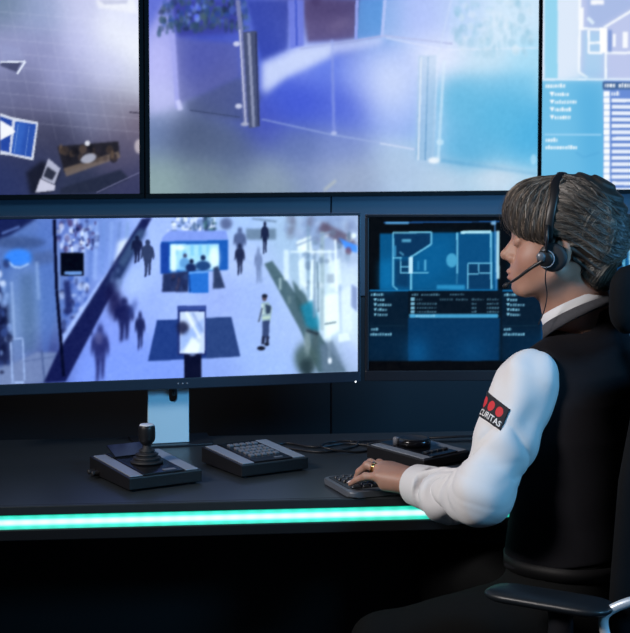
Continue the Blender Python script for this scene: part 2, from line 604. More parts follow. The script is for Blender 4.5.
pc.spots(455, 0, 532, 56, 130, [(150, 200, 225), (185, 215, 235), (225, 238, 250), (140, 190, 215)], (1.5, 4.5), .35, 1.0, 9)
pc.poly([(446, 76), (537, 72), (537, 168), (446, 158), (440, 162)], (85, 180, 225), .45, 6)
pc.line([(440, 160), (537, 174)], 3, (75, 155, 205), .5, 1.2)
pc.glow(330, 172, 60, 16, (165, 180, 205), .35)
pc.glow(392, 84, 34, 34, (225, 235, 255), .6)
pc.glow(440, 60, 30, 20, (235, 240, 255), .5)
pc.glow(215, 140, 40, 22, (78, 92, 125), .5)
pc.glow(495, 178, 50, 12, (205, 222, 238), .6)
pc.line([(324, 190), (336, 180)], 3, (200, 205, 190), .5, 1)
pc.noise(1.0, 1.2, 3)

# --- left: floor seen from above with trolley and a crate of goods
pl = Picture(wall_corners(la_l), 400, 225)
pl.base([(0, 5, (115, 135, 165)), (40, 15, (150, 165, 205)), (80, 10, (200, 205, 240)), (135, 8, (225, 230, 255)), (10, 50, (150, 155, 200)),
         (40, 50, (145, 150, 195)), (80, 40, (195, 200, 240)), (110, 30, (235, 240, 255)), (138, 50, (240, 245, 255)), (60, 80, (155, 160, 205)), (110, 70, (200, 205, 240)), (138, 85, (200, 205, 225)),
         (35, 100, (110, 112, 150)), (80, 110, (125, 130, 165)), (120, 110, (135, 135, 160)), (20, 85, (110, 115, 155)), (137, 120, (115, 105, 125)), (30, 130, (70, 72, 100)), (60, 135, (60, 62, 90)),
         (120, 150, (85, 82, 110)), (10, 180, (42, 52, 98)), (30, 165, (48, 55, 92)), (80, 185, (45, 52, 80)), (130, 185, (55, 58, 95)), (-60, 60, (110, 120, 160)), (-200, 100, (80, 90, 130)), (-60, 180, (40, 50, 90))], 3.2)
for i in range(9):                     # tile joints
    yy = 20 + i * 13.5
    pl.line([(0, yy - 8), (140, yy + 4)], 1.0, (225, 228, 250), .16, .8)
for i in range(8):
    xx = -10 + i * 18
    pl.line([(xx, 0), (xx + 30, 140)], .9, (228, 230, 250), .10, .8)
pl.poly([(95, 0), (134, 0), (138, 14), (98, 8)], (245, 248, 255), .7, 1.5)
pl.poly([(98, 0), (128, 0), (126, 4), (104, 5)], (190, 195, 225), .7, 1)
pl.poly([(0, 62), (22, 61), (16, 72), (0, 66)], (60, 65, 100), .85, .8)
pl.line([(0, 62), (25, 61.5), (17, 74)], 2, (230, 238, 255), .95, .5)
pl.poly([(0, 44), (20, 48), (24, 60), (0, 61)], (150, 160, 205), .5, 2)
pl.poly([(0, 113), (12, 117), (38, 122), (33, 160), (10, 155), (0, 154)], (215, 222, 240), 1, .6)
pl.poly([(0, 116), (12, 120), (9, 152), (0, 150)], (38, 72, 165), 1, .6)
pl.poly([(15, 121), (36, 124), (31, 157), (11, 153)], (42, 82, 175), 1, .6)
pl.poly([(16, 122), (26, 123), (20, 154), (12, 152)], (60, 110, 205), .55, 1.5)
pl.line([(18, 124), (14, 152)], 1, (130, 165, 225), .6)
pl.line([(29, 126), (25, 156)], 1, (130, 165, 225), .5)
pl.poly([(0, 120), (12, 127), (15, 132), (0, 140)], (245, 248, 255), 1, .6)
pl.poly([(26, 172), (42, 160), (60, 172), (50, 192), (30, 194)], (22, 24, 40), .9, 2)
pl.poly([(57, 146), (118, 141), (119, 154), (64, 172)], (30, 28, 36), .95, 1)
pl.poly([(63, 168), (118, 151), (120, 157), (66, 176)], (120, 105, 95), .8, .9)
pl.spots(60, 148, 116, 160, 40, [(20, 18, 26), (75, 62, 55), (110, 90, 75), (45, 40, 50), (60, 50, 48)], (1.5, 4), .7, .8, 4)
pl.ell(87, 143, 2.6, 2.6, (225, 228, 240), .95, .7)
pl.ell(88, 158, 8, 4.5, (175, 180, 200), .9, .9, rot=-.3)
pl.line([(80, 158), (86, 146)], 1.6, (70, 60, 60), .7)
pl.poly([(48, 158), (60, 168), (54, 184), (41, 178)], (190, 195, 220), .9, .7)
pl.poly([(47, 166), (56, 172), (52, 180), (43, 176)], (30, 34, 52), .9, .8)
pl.poly([(40, 178), (55, 185), (54, 190), (35, 192)], (220, 222, 245), .9, .7)
pl.poly([(60, 188), (120, 169), (129, 178), (96, 192), (60, 194)], (34, 40, 62), .85, 1.2)
pl.line([(96, 192), (139, 172)], 1.2, (110, 112, 150), .7)
pl.line([(129, 112), (140, 113)], 1.4, (60, 55, 75), .8)
pl.ell(138, 146, 4, 7, (215, 205, 210), .7, 1)
pl.noise(1.0, 1.2, 4)

# --- right: floor plan and a table
pr = Picture(wall_corners(la_r), 400, 225)
pr.base([(545, 30, (135, 205, 240)), (570, 40, (220, 235, 250)), (600, 10, (170, 195, 235)), (628, 40, (190, 200, 235)), (560, 120, (110, 190, 230)), (590, 150, (80, 170, 220)),
         (700, 40, (190, 200, 235)), (700, 150, (120, 150, 215)), (900, 40, (180, 200, 240)), (900, 160, (120, 160, 220))], 3)
pr.rect(541, -60, 930, 80, (222, 234, 250), 1, .8)
pr.rect(545, -60, 558, 79, (150, 213, 240), 1, .8)
pr.poly([(581, -40), (680, -40), (680, 79), (606, 79), (581, 75)], (190, 200, 236), 1, 1.5)
pr.rect(583, 30, 604, 77, (170, 210, 240), .8, 3)
pr.poly([(586, -20), (660, -20), (640, 3), (600, 28), (588, 28)], (165, 185, 228), .8, 2)
for L in ([(580, -40), (580, 30), (579, 72), (588, 78)], [(606, 30), (606, 80)], [(579, 28.5), (604, 30)], [(604, 28), (660, -6)], [(589, 30), (589, 53), (603, 53)], [(589, 43), (603, 43)], [(606, 53), (700, 53)]):
    pr.line(L, 2.4, (245, 250, 255), 1, .7)
pr.rect(600, 28, 607.5, 53, (255, 255, 255), 1, .6)
pr.line([(582, 8), (582, 30)], 4, (250, 252, 255), 1, .7)
pr.rect(591, 0, 604, 5, (248, 250, 255), 1, .8)
pr.line([(588, 18), (594, 24)], 3.5, (230, 245, 255), .9, .8)
pr.rect(613, 34, 616, 47, (245, 248, 255), 1, .7)
pr.rect(623, 32, 628, 48, (248, 250, 255), 1, .7)
pr.poly([(608, 30), (612, 30), (612, 52), (608, 52)], (110, 140, 205), .8, 1)
pr.rect(650, -30, 800, 70, (200, 212, 240), .6, 4)
for xx in (660, 700, 760, 820, 880):
    pr.line([(xx, -40), (xx, 79)], 2.2, (246, 250, 255), .9, .8)
pr.rect(541, 81, 604, 210, (112, 190, 230), .85, 2)
pr.poly([(575, 82), (603, 82), (603, 200), (590, 200)], (70, 165, 218), .55, 8)
pr.line([(541, 79.5), (930, 79.5)], 1.6, (230, 243, 255), .9, .6)
pr.line([(545, 134.5), (602, 134.5)], 1.4, (165, 215, 245), .9, .6)
pr.text(546, 86, 20, 3.4, (248, 252, 255), 1, 21)
for i, w in enumerate((18, 26, 21, 20)):
    yy = 94.5 + i * 7.6
    pr.poly([(550, yy - 2.5), (555, yy - 2.5), (552.5, yy + 2)], (248, 252, 255), 1, .6)
    pr.text(555, yy, w - 4, 3.0, (248, 252, 255), 1, 30 + i)
pr.text(546, 140, 12, 3.2, (248, 252, 255), 1, 41)
pr.text(546, 147.5, 31, 3.2, (248, 252, 255), 1, 42)
pr.line([(576, 152), (584, 157), (600, 152)], 1, (70, 150, 205), .5, .8)
pr.rect(604, 81, 930, 212, (105, 140, 212), 1, .8)
pr.rect(603, 82, 930, 89.5, (66, 100, 150), 1, .7)
pr.text(605, 85.6, 11, 3.6, (250, 253, 255), 1, 51)
pr.text(619, 85.6, 40, 3.6, (250, 253, 255), 1, 52)
pr.rect(604, 90.5, 610, 212, (215, 232, 252), .75, .8)
for i in range(17):
    yy = 94 + i * 6.35
    pr.rect(604.2, yy - 2.4, 609.8, yy + 2.2, (250, 253, 255), 1, .5)
    if i == 0:
        pr.text(611.5, yy, 8, 3.4, (245, 250, 255), 1, 60)
    else:
        pr.rect(612, yy - 1.9, 920, yy + 1.9, (240, 246, 255), .95, .6)
        pr.rect(611, yy + 2.6, 925, yy + 3.8, (70, 105, 185), .6, .6)

# --- hang them
wall_display(la_c, 0.014, 0.004, pc, 'middle wall display showing glass gates on a blue lit floor')
wall_display(la_l, 0.018, 0.013, pl, 'wall display showing an overhead view of a tiled floor and a crate')
wall_display(la_r, 0.004, 0.014, pr, 'wall display showing a pale floor plan above a white table')
# ================================================================ desk
DESK_Z = 0.72
dA = PZ(0, 507, DESK_Z); dB = PZ(420, 497, DESK_Z)
DD = (dB - dA); DD.z = 0; DD.normalize()                      # along the front edge, to the right
DN = Vector((-DD.y, DD.x, 0))                                 # towards the wall
ANG_DESK = math.atan2(DD.y, DD.x)
DEPTH = (PZ(0, 440, DESK_Z) - dA).dot(DN)
desk = empty('desk', (dA.x, dA.y, 0), ANG_DESK)
tag(desk, 'long charcoal control desk with a glowing green strip along its front edge', 'desk')
DX0, DX1 = -0.9, 2.6
obj('worktop', box(bmesh.new(), (DX0, 0.012, DESK_Z - 0.03), (DX1, DEPTH, DESK_Z), 0.002), M['desk'], desk)
obj('edge_lip', box(bmesh.new(), (DX0, 0.0, DESK_Z - 0.0185), (DX1, 0.0115, DESK_Z), 0.002), M['desk'], desk)
obj('edge_backing', box(bmesh.new(), (DX0, 0.012, DESK_Z - 0.070), (DX1, 0.030, DESK_Z - 0.031), 0.0), M['desk_dark'], desk)
obj('lower_lip', box(bmesh.new(), (DX0, -0.002, DESK_Z - 0.070), (DX1, 0.0115, DESK_Z - 0.0475), 0.002), M['desk_dark'], desk)
# light strip: a diffuser bar, brightest along its middle where the diodes sit
led = bpy.data.materials.new('green_light_diffuser')
led.use_nodes = True
nt = led.node_tree
b = nt.nodes['Principled BSDF']
b.inputs['Base Color'].default_value = (0.2, 0.6, 0.5, 1)
tc = nt.nodes.new('ShaderNodeTexCoord'); sp = nt.nodes.new('ShaderNodeSeparateXYZ')
nt.links.new(tc.outputs['Generated'], sp.inputs[0])
cr = nt.nodes.new('ShaderNodeValToRGB')
nt.links.new(sp.outputs['Z'], cr.inputs[0])
e = cr.color_ramp.elements
e[0].position = 0.0; e[0].color = (0.0, 0.40, 0.26, 1)
e[1].position = 1.0; e[1].color = (0.0, 0.40, 0.26, 1)
for p_, c_ in ((0.22, (0.01, 0.62, 0.46, 1)), (0.42, (0.62, 1.0, 0.95, 1)), (0.58, (0.62, 1.0, 0.95, 1)), (0.78, (0.01, 0.62, 0.46, 1))):
    q = e.new(p_); q.color = c_
wv = nt.nodes.new('ShaderNodeTexWave')
wv.bands_direction = 'X'; wv.inputs['Scale'].default_value = 9.0
nt.links.new(tc.outputs['Object'], wv.inputs[0])
mr = nt.nodes.new('ShaderNodeMapRange')
mr.inputs[3].default_value = 1.15; mr.inputs[4].default_value = 1.42
nt.links.new(wv.outputs['Fac'], mr.inputs[0])
nt.links.new(cr.outputs[0], b.inputs['Emission Color'])
nt.links.new(mr.outputs[0], b.inputs['Emission Strength'])
st = obj('light_strip', box(bmesh.new(), (DX0, 0.002, DESK_Z - 0.047), (DX1, 0.0115, DESK_Z - 0.0195), 0.0), led, desk)
st['label'] = 'glowing green light strip'
obj('front_panel', box(bmesh.new(), (DX0, 0.30, 0.02), (DX1, 0.32, DESK_Z - 0.031)), M['desk_dark'], desk)
for xx in (DX0, DX1 - 0.04):
    obj('side_panel', box(bmesh.new(), (xx, 0.06, 0.0), (xx + 0.04, 0.30, DESK_Z - 0.031), 0.002), M['desk_dark'], desk)
for xx in (DX0, DX1 - 0.04):
    obj('rear_leg', box(bmesh.new(), (xx, DEPTH - .12, 0.0), (xx + 0.04, DEPTH - .04, DESK_Z - 0.031), 0.002), M['desk_dark'], desk)

# ================================================================ monitors
def frame_box(bm, w, h, l, r, t, b_, y0, y1, bev=0.002):
    box(bm, (-l, y0, -b_), (w + r, y1, 0), bev)
    box(bm, (-l, y0, h), (w + r, y1, h + t), bev)
    box(bm, (-l, y0, 0), (0, y1, h), bev)
    box(bm, (w, y0, 0), (w + r, y1, h), bev)
    return bm


def monitor(p0, ang, w, h, pic, label, l, r, t, b_, stand_x, plate=True, bezmat='bezel'):
    """p0 lower left corner of the lit area"""
    root = empty('monitor', (p0.x, p0.y, DESK_Z), ang)
    tag(root, label, 'monitor', 'monitors on the desk')
    z0 = p0.z - DESK_Z
    up = lambda o: (setattr(o, 'location', (0, 0, z0)), o)[1]
    up(obj('bezel', frame_box(bmesh.new(), w, h, l, r, t, b_, -0.004, 0.012), M[bezmat], root))
    bm = bmesh.new()
    box(bm, (-l + .003, 0.012, -b_ + .003), (w + r - .003, 0.035, h + t - .003), 0.004)
    box(bm, (w * .5 - .2, 0.035, h * .5 - .13), (w * .5 + .2, 0.060, h * .5 + .13), 0.012)
    up(obj('back_shell', bm, M['bezel'], root))
    s = up(mesh_obj('screen', screen_mesh(pic, w, h), None, root))
    # stand: upright plate with a round-bottomed cable notch, arm block, foot plate
    pw_, yb = 0.100, 0.050
    nx = stand_x + 0.012; nw = 0.0115
    top = z0 + h * .5
    zn = z0 - b_ - 0.030
    pts = [(stand_x - pw_ / 2, 0.006), (stand_x + pw_ / 2, 0.006), (stand_x + pw_ / 2, z0 + .052)]
    pts += [(nx + nw, z0 + .052)] + [(nx + nw * math.cos(a), zn + nw * math.sin(a)) for a in np.linspace(0, -math.pi, 9)] + [(nx - nw, z0 + .052)]
    pts += [(stand_x - pw_ / 2, z0 + .052)]
    bm = bmesh.new()
    b2 = bmesh.new()
    prism(b2, pts, -0.006, 0.006, 0.0012)
    merge(bm, b2, Matrix.Translation((0, yb, 0)) @ Matrix.Rotation(math.pi / 2, 4, 'X'))
    obj('stand_plate', bm, M['plate'] if plate else M['bezel'], root)
    bm = bmesh.new()
    box(bm, (stand_x - .05, 0.0355, z0 + .040), (stand_x + .05, .0445, z0 + .060), 0.002)
    box(bm, (stand_x - .05, 0.0600, z0 + .045), (stand_x + .05, .075, z0 + h * .5 + .06), 0.003)
    box(bm, (stand_x - .05, 0.0440, z0 + .0525), (stand_x + .05, .070, z0 + .060), 0.002)
    obj('stand_arm', bm, M['bezel'], root)
    bm = bmesh.new()
    prism(bm, [(stand_x - .075, yb - .03), (stand_x + .105, yb - .03), (stand_x + .115, yb + .11), (stand_x - .085, yb + .11)], 0.0, 0.005, 0.0015)
    obj('stand_foot', bm, M['bezel'], root)
    bm = bmesh.new()
    tube(bm, catmull([(nx, yb + .0, zn + .05), (nx, yb - .012, zn + .01), (nx + .004, yb - .016, zn + .03), (nx + .03, yb - .006, zn + .038), (nx + .055, yb + .012, zn + .048)], 6), 0.0035, 8)
    obj('cable', bm, M['cable'], root, True)
    return root, z0


ANG_M1 = math.radians(14.0)
r1 = PY(357.6, 371.3, 3.68)
U1 = Vector((math.cos(ANG_M1), math.sin(ANG_M1), 0))
W1 = 0.92
H1 = PY(357.6, 215.6, 3.68).z - r1.z
p1 = r1 - U1 * W1
cor1 = [proj(p1 + Vector((0, 0, H1))), proj(r1 + Vector((0, 0, H1))), proj(r1), proj(p1)]

# --- picture: shopping hall seen from a high camera
m1 = Picture(cor1, 430, 180)
m1.base([(5, 225, (90, 115, 175)), (-30, 300, (80, 105, 160)), (25, 260, (80, 110, 175)), (20, 320, (105, 130, 175)), (10, 375, (105, 120, 165)), (45, 300, (85, 115, 170)), (45, 360, (60, 70, 130)),
         (75, 235, (100, 120, 190)), (75, 300, (100, 120, 190)), (100, 230, (115, 140, 205)), (110, 260, (120, 145, 215)), (120, 290, (150, 170, 235)), (105, 330, (130, 150, 230)),
         (90, 370, (125, 150, 235)), (150, 225, (160, 180, 240)), (155, 260, (165, 185, 245)), (130, 285, (175, 195, 250)), (150, 300, (150, 170, 240)), (180, 300, (160, 180, 240)), (125, 365, (125, 150, 235)),
         (165, 372, (125, 150, 230)), (220, 300, (155, 172, 230)), (220, 372, (140, 162, 228)), (240, 225, (165, 190, 235)), (245, 260, (175, 192, 235)), (250, 300, (158, 178, 230)), (250, 350, (155, 178, 232)),
         (280, 370, (158, 182, 235)), (285, 330, (165, 185, 232)), (290, 240, (165, 190, 220)), (320, 230, (140, 160, 200)), (320, 280, (200, 220, 235)), (345, 250, (170, 185, 215)), (345, 300, (200, 215, 240)),
         (350, 350, (180, 195, 235)), (335, 320, (205, 225, 235)), (330, 365, (130, 150, 175))], 3.2)
# left shop front
m1.poly([(-60, 218), (37, 219), (10, 236), (-60, 262)], (18, 24, 68), .9, 1.5)
m1.line([(2, 234), (20, 227)], 2.5, (110, 135, 200), .7, .8)
m1.poly([(38, 221), (55, 220), (58, 300), (44, 376), (40, 330)], (85, 115, 185), .6, 2)
m1.ell(20, 243, 26, 6, (50, 65, 105), .55, 2)
m1.ell(19, 258, 14, 8.5, (58, 130, 235), .95, 1.5)
m1.line([(9, 262), (14, 267), (21, 268), (29, 264)], 2, (200, 220, 250), .8, .7)
m1.poly([(30, 254), (52, 250), (56, 262), (34, 266)], (70, 85, 125), .5, 2)
m1.poly([(10, 270), (38, 262), (42, 350), (12, 366)], (120, 145, 195), .45, 3)
m1.line([(37, 262), (39, 300)], 3, (150, 175, 220), .6, 1)
m1.poly([(20, 275), (34, 272), (36, 350), (24, 352)], (70, 95, 130), .5, 3)
m1.line([(12, 282), (15, 340)], 2, (175, 195, 235), .6, 1)
m1.spots(-20, 262, 8, 300, 26, [(235, 240, 255), (25, 30, 70), (150, 175, 225)], (1.5, 4), .8, 1, 3)
m1.poly([(-60, 300), (8, 304), (10, 345), (12, 366), (-60, 372)], (20, 24, 60), .85, 2)
m1.poly([(-60, 370), (12, 364), (36, 352), (58, 352), (46, 382), (-60, 388)], (118, 132, 172), .85, 1.2)
m1.line([(11, 339), (13, 383)], 2, (155, 175, 220), .9, .6)
m1.line([(11, 339), (23, 338), (25, 380)], 1.6, (155, 175, 220), .9, .6)
m1.line([(15, 382), (24, 382)], 2, (175, 195, 240), .9, .6)
m1.line([(42, 350), (45, 382)], 1.8, (70, 85, 130), .8, .7)
m1.line([(24, 361), (56, 356)], 1.3, (85, 100, 145), .7, .6)
# shop window with clutter behind the black set
m1.spots(58, 220, 98, 252, 85, [(235, 238, 255), (45, 55, 110), (150, 170, 230), (80, 65, 110), (190, 205, 245)], (1, 3), .75, .7, 8)
m1.spots(62, 276, 92, 336, 80, [(225, 232, 255), (25, 30, 75), (140, 165, 225), (60, 90, 170), (100, 130, 200)], (1, 3.5), .7, .8, 12)
m1.poly([(64, 282), (70, 280), (73, 312), (66, 316)], (22, 28, 80), .8, 1.2)
for xx, c in ((86, (150, 175, 230)), (92, (90, 120, 190)), (97, (165, 190, 240)), (104, (110, 140, 205)), (112, (150, 175, 230)), (120, (95, 120, 175)), (128, (120, 150, 190))):
    m1.line([(xx, 222), (xx - 2, 290 - (xx - 86) * .9)], 3, c, .5, 1.2)
m1.poly([(118, 242), (130, 238), (122, 262), (112, 280)], (235, 240, 255), .8, 2)
m1.poly([(62, 348), (100, 292), (122, 262), (120, 258), (98, 284), (62, 336)], (170, 190, 245), .85, .9)
m1.poly([(58, 352), (142, 219), (152, 218), (66, 381), (44, 382)], (20, 24, 72), .95, .9)
m1.poly([(104, 288), (136, 232), (147, 232), (118, 288)], (40, 58, 100), .7, 2)
m1.poly([(118, 262), (140, 228), (146, 230), (124, 268)], (70, 92, 130), .7, 1.5)
m1.line([(54.5, 220), (57, 290), (64, 376)], 3.2, (8, 10, 38), 1, .6)
m1.line([(58, 240), (60, 300)], 1.4, (150, 165, 205), .5, .6)
m1.rect(61, 253, 84, 276, (6, 7, 20), 1, .5)
m1.rect(64.5, 271.5, 82, 275, (115, 155, 220), .95, .6)
# walkers on the left
m1.person(137, 236, 264, 10, (22, 26, 58), .95, .8, 1.0)
m1.person(147.5, 240, 278, 12, (48, 58, 92), .97, .6, .8)
m1.ell(112, 292, 7, 11, (25, 25, 70), .85, 2.5)
m1.ell(116, 306, 8, 12, (28, 26, 72), .9, 2.5, 4)
m1.person(124, 298, 342, 17, (25, 28, 78), .95, 2.0, 3)
m1.person(140, 312, 350, 9, (20, 24, 70), .9, 1.2, 3)
m1.ell(133, 308, 3, 9, (60, 75, 140), .6, 1.5, 3, rot=.4)
m1.person(100, 325, 382, 16, (38, 42, 100), .95, 2.0, 5)
m1.ell(99, 338, 4, 6, (110, 110, 160), .5, 1.5)
m1.spots(110, 262, 122, 290, 14, [(120, 140, 190), (60, 70, 120)], (1.5, 3), .6, 1.5, 6)
# kiosk
m1.spots(168, 217, 214, 233, 75, [(240, 244, 255), (120, 140, 190), (60, 85, 120), (205, 215, 245)], (1, 3), .85, .6, 15)
m1.spots(204, 217, 216, 232, 24, [(25, 40, 65), (60, 100, 110), (90, 110, 160)], (1, 3), .8, .7, 16)
m1.ell(226, 224, 6, 6, (75, 85, 125), .8, 1.5)
m1.poly([(162, 238), (170, 231), (226, 231), (228, 240), (162, 243)], (128, 150, 225), 1, .8)
m1.poly([(161, 242), (228, 240), (228, 270), (161, 274)], (32, 90, 175), 1, .7)
m1.rect(161, 243, 169, 274, (28, 62, 150), .9, .8)
m1.rect(170, 244.5, 219, 270, (165, 215, 245), 1, .7)
for xx in (176, 184, 192, 200, 208):
    m1.line([(xx, 245), (xx, 256)], 3, (105, 180, 235), .6, .9)
m1.rect(171, 245, 176, 272, (225, 242, 252), .9, 1)
m1.ell(180, 248, 6, 2.5, (250, 252, 255), .8, 1.2)
m1.ell(214, 258, 5, 11, (235, 245, 250), .85, 2)
m1.ell(186, 268, 8, 5, (110, 170, 225), .7, 1.5)
m1.ell(185, 256, 2, 2.4, (60, 60, 90), .9, .6)
m1.ell(184.5, 263, 5, 5, (95, 150, 205), .95, .8)
m1.ell(191.5, 261.5, 2.2, 2.4, (20, 28, 60), .95, .6)
m1.ell(191, 268, 5.5, 4.5, (24, 38, 85), .95, .8)
m1.ell(203, 258, 2.6, 2.8, (22, 38, 78), .95, .6)
m1.ell(203, 266, 7.5, 5, (30, 62, 115), .95, .8)
m1.poly([(163, 274), (190, 271), (188, 292), (162, 292)], (32, 42, 82), .95, .8)
m1.spots(166, 276, 186, 290, 12, [(60, 80, 130), (90, 60, 70), (25, 30, 60)], (1, 2.5), .6, .8, 17)
m1.poly([(213, 268), (218, 266), (225, 288), (213, 289)], (44, 55, 88), .95, .8)
m1.rect(188.5, 272, 208.5, 293, (42, 108, 198), 1, .6)
m1.line([(189, 273), (208, 272)], 2, (110, 165, 230), .8, .6)
m1.line([(189, 275), (190, 292)], 1.6, (24, 60, 130), .9, .6)
# mid hall walkers
m1.rect(246, 229, 276, 240, (85, 105, 125), .7, 1.2)
m1.line([(252, 219), (276, 222)], 2, (95, 115, 140), .7, .8)
m1.person(239.5, 228, 262, 11, (60, 72, 112), .8, 1.4, 2)
m1.person(239.5, 244, 276, 9, (32, 38, 68), .95, .9, 1.5)
m1.person(264.5, 222, 255, 7, (26, 32, 62), .95, .7, 1)
m1.person(258, 248, 284, 7, (95, 110, 150), .7, 1.2, 3)
m1.line([(260, 262), (261, 283)], 2, (110, 130, 170), .6, 1)
# black mat and advertising totem
m1.poly([(157, 320), (231, 317), (240, 356), (148, 361)], (36, 60, 125), 1, .6)
m1.poly([(206, 318), (231, 317), (240, 356), (206, 358)], (50, 70, 118), .7, .8)
m1.rect(177.5, 306, 206, 355, (34, 46, 105), 1, .6)
m1.rect(177.5, 306, 206, 310, (60, 80, 150), .9, .7)
m1.rect(179.8, 311.5, 204.5, 353, (195, 208, 240), 1, .5)
m1.ell(183, 328, 6, 7, (32, 34, 66), .9, 1.5, rot=-.4)
m1.poly([(180, 336), (204, 318), (204, 330), (180, 352)], (130, 160, 225), .6, 1.5)
m1.line([(192, 312), (203, 332)], 2.5, (120, 140, 190), .6, 1)
m1.poly([(183, 353), (192, 336), (200, 344), (198, 353)], (240, 246, 255), .8, 1.2)
m1.line([(186, 312), (200, 338)], 2.5, (245, 248, 255), .8, 1)
m1.rect(184, 354, 201.5, 382, (14, 16, 42), 1, .5)
m1.ell(192.5, 354.5, 3, 1.2, (150, 170, 220), .7, .6)
# guard in a bright vest
m1.ell(264.2, 298, 2.4, 3.2, (95, 80, 90), 1, .5)
m1.ell(264.5, 296, 2.8, 2, (30, 34, 52), 1, .5)
m1.poly([(261, 303), (268, 302), (272, 308), (270, 322), (262, 322)], (150, 172, 180), 1, .6)
m1.poly([(265, 304), (271, 306), (270, 313), (266, 314)], (42, 55, 80), .9, .6)
m1.line([(262, 304), (263, 314)], 1.6, (205, 220, 220), .9, .5)
m1.line([(262, 318), (270, 317)], 2.2, (190, 210, 190), .9, .5)
m1.line([(262, 308), (259.5, 318), (258.5, 322)], 2, (90, 100, 120), .9, .5)
m1.poly([(262, 321), (269.5, 320), (268.5, 338), (262, 338)], (58, 72, 112), 1, .6)
m1.line([(263.5, 336), (262.5, 344)], 3.2, (35, 40, 66), 1, .6)
m1.line([(267.5, 336), (267, 343)], 3, (42, 48, 75), 1, .6)
m1.ell(261, 348, 4, 2.2, (24, 26, 42), 1, .5)
m1.ell(266.5, 344, 2.4, 1.8, (30, 34, 52), 1, .5)
# right: planter wall, escalator, glass
m1.spots(285, 218, 356, 240, 40, [(130, 145, 185), (95, 90, 110), (175, 190, 220)], (2, 5), .5, 1.5, 21)
m1.poly([(322, 222), (350, 236), (357, 246), (340, 244), (318, 230)], (95, 80, 100), .8, 1.5)
m1.poly([(338, 238), (357, 246), (357, 253), (346, 250)], (70, 140, 245), .95, 1)
m1.ell(353, 236, 3, 2.5, (235, 245, 255), .9, .8)
m1.poly([(296, 242), (310, 236), (312, 252), (298, 252)], (245, 250, 245), .85, 1)
m1.poly([(264, 264), (272, 261), (300, 300), (322, 338), (345, 371), (318, 372), (300, 330)], (74, 98, 108), .95, .9)
m1.poly([(284, 268), (292, 250), (304, 262), (306, 302)], (160, 185, 210), .7, 1.2)
m1.poly([(292, 280), (306, 296), (318, 330), (310, 330), (296, 306)], (60, 85, 92), .85, 1.2)
m1.poly([(300, 306), (312, 300), (319, 322), (318, 332), (306, 326)], (34, 128, 158), .9, 1.8)
m1.line([(280, 278), (280, 290)], 2, (190, 210, 215), .7, .9)
m1.line([(289, 296), (289, 304)], 3, (130, 150, 155), .6, 1.2)
for xx, y0, y1, w_, c in ((308, 226, 298, 2.5, (120, 150, 175)), (314, 250, 318, 3, (120, 140, 165)), (322, 232, 330, 4, (150, 170, 180)), (329, 250, 360, 3, (215, 230, 235)), (340, 250, 330, 3, (150, 170, 200)), (300, 240, 290, 2.5, (215, 230, 240)), (286, 250, 280, 5, (225, 238, 245))):
    m1.line([(xx, y0), (xx, y1)], w_, c, .7, 1)
m1.line([(290, 252), (336, 252)], 2, (225, 238, 245), .8, .8)
m1.poly([(324, 296), (338, 292), (340, 330), (324, 340)], (240, 248, 245), .85, 1.5)
m1.poly([(342, 270), (357, 262), (357, 350), (345, 330)], (215, 228, 250), .6, 3)
m1.poly([(351, 284), (357, 288), (357, 312), (350, 306)], (120, 135, 180), .8, 1)
m1.ell(348, 251, 3, 4, (110, 75, 95), .8, 1)
m1.spots(304, 232, 350, 290, 30, [(245, 250, 252), (110, 135, 160), (200, 215, 230), (70, 90, 120)], (1.5, 4), .55, 1, 25)
m1.line([(324, 324), (336, 322)], 1.6, (90, 110, 125), .8, .6)
m1.poly([(338, 334), (348, 332), (350, 340), (338, 342)], (235, 245, 248), .8, .9)
m1.poly([(320, 345), (332, 340), (346, 371), (322, 372)], (100, 118, 140), .8, 1.5)
m1.ell(329.5, 360.5, 2, 3, (235, 240, 250), .9, .7)
m1.ell(306, 358, 12, 15, (72, 92, 92), .9, 2.5, 4)
m1.ell(306, 366, 7, 8, (38, 52, 58), .8, 2, 3)
m1.ell(307, 342, 3.5, 12, (140, 155, 160), .7, 1, 3)
m1.ell(315, 340, 3, 10, (75, 92, 98), .7, 1, 3)
m1.line([(306, 330), (318, 334)], 2.5, (32, 38, 48), .8, 1)
m1.poly([(330, 262), (340, 258), (342, 284), (330, 288)], (235, 245, 248), .7, 1.2)
m1.poly([(298, 262), (304, 256), (306, 292), (300, 284)], (238, 246, 250), .7, 1)
m1.line([(312, 260), (311, 300)], 2.5, (240, 248, 250), .8, .8)
m1.line([(317, 262), (318, 312)], 1.8, (85, 110, 130), .7, .7)
m1.line([(335, 240), (336, 292)], 2, (240, 248, 252), .8, .8)
m1.poly([(340, 292), (350, 286), (352, 330), (342, 334)], (225, 236, 252), .7, 1.5)
m1.line([(296, 246), (330, 232)], 2, (130, 150, 185), .7, .8)
m1.rect(326, 274, 334, 283, (150, 165, 185), .7, 1)
m1.spots(70, 222, 96, 250, 30, [(30, 34, 80), (240, 244, 255), (70, 60, 110)], (.8, 2), .85, .5, 41)
m1.spots(0, 300, 10, 372, 20, [(14, 16, 46), (60, 80, 140), (140, 165, 220)], (1.2, 3.5), .7, .8, 42)
m1.noise(1.5, 1.0, 5)
m1.img = m1.img * np.array((1.0, 1.03, 1.04)) + np.array((0, 2, 4))
m1.img = (m1.img - 120) * 1.08 + 122
m1.img = blur(m1.img, .6)

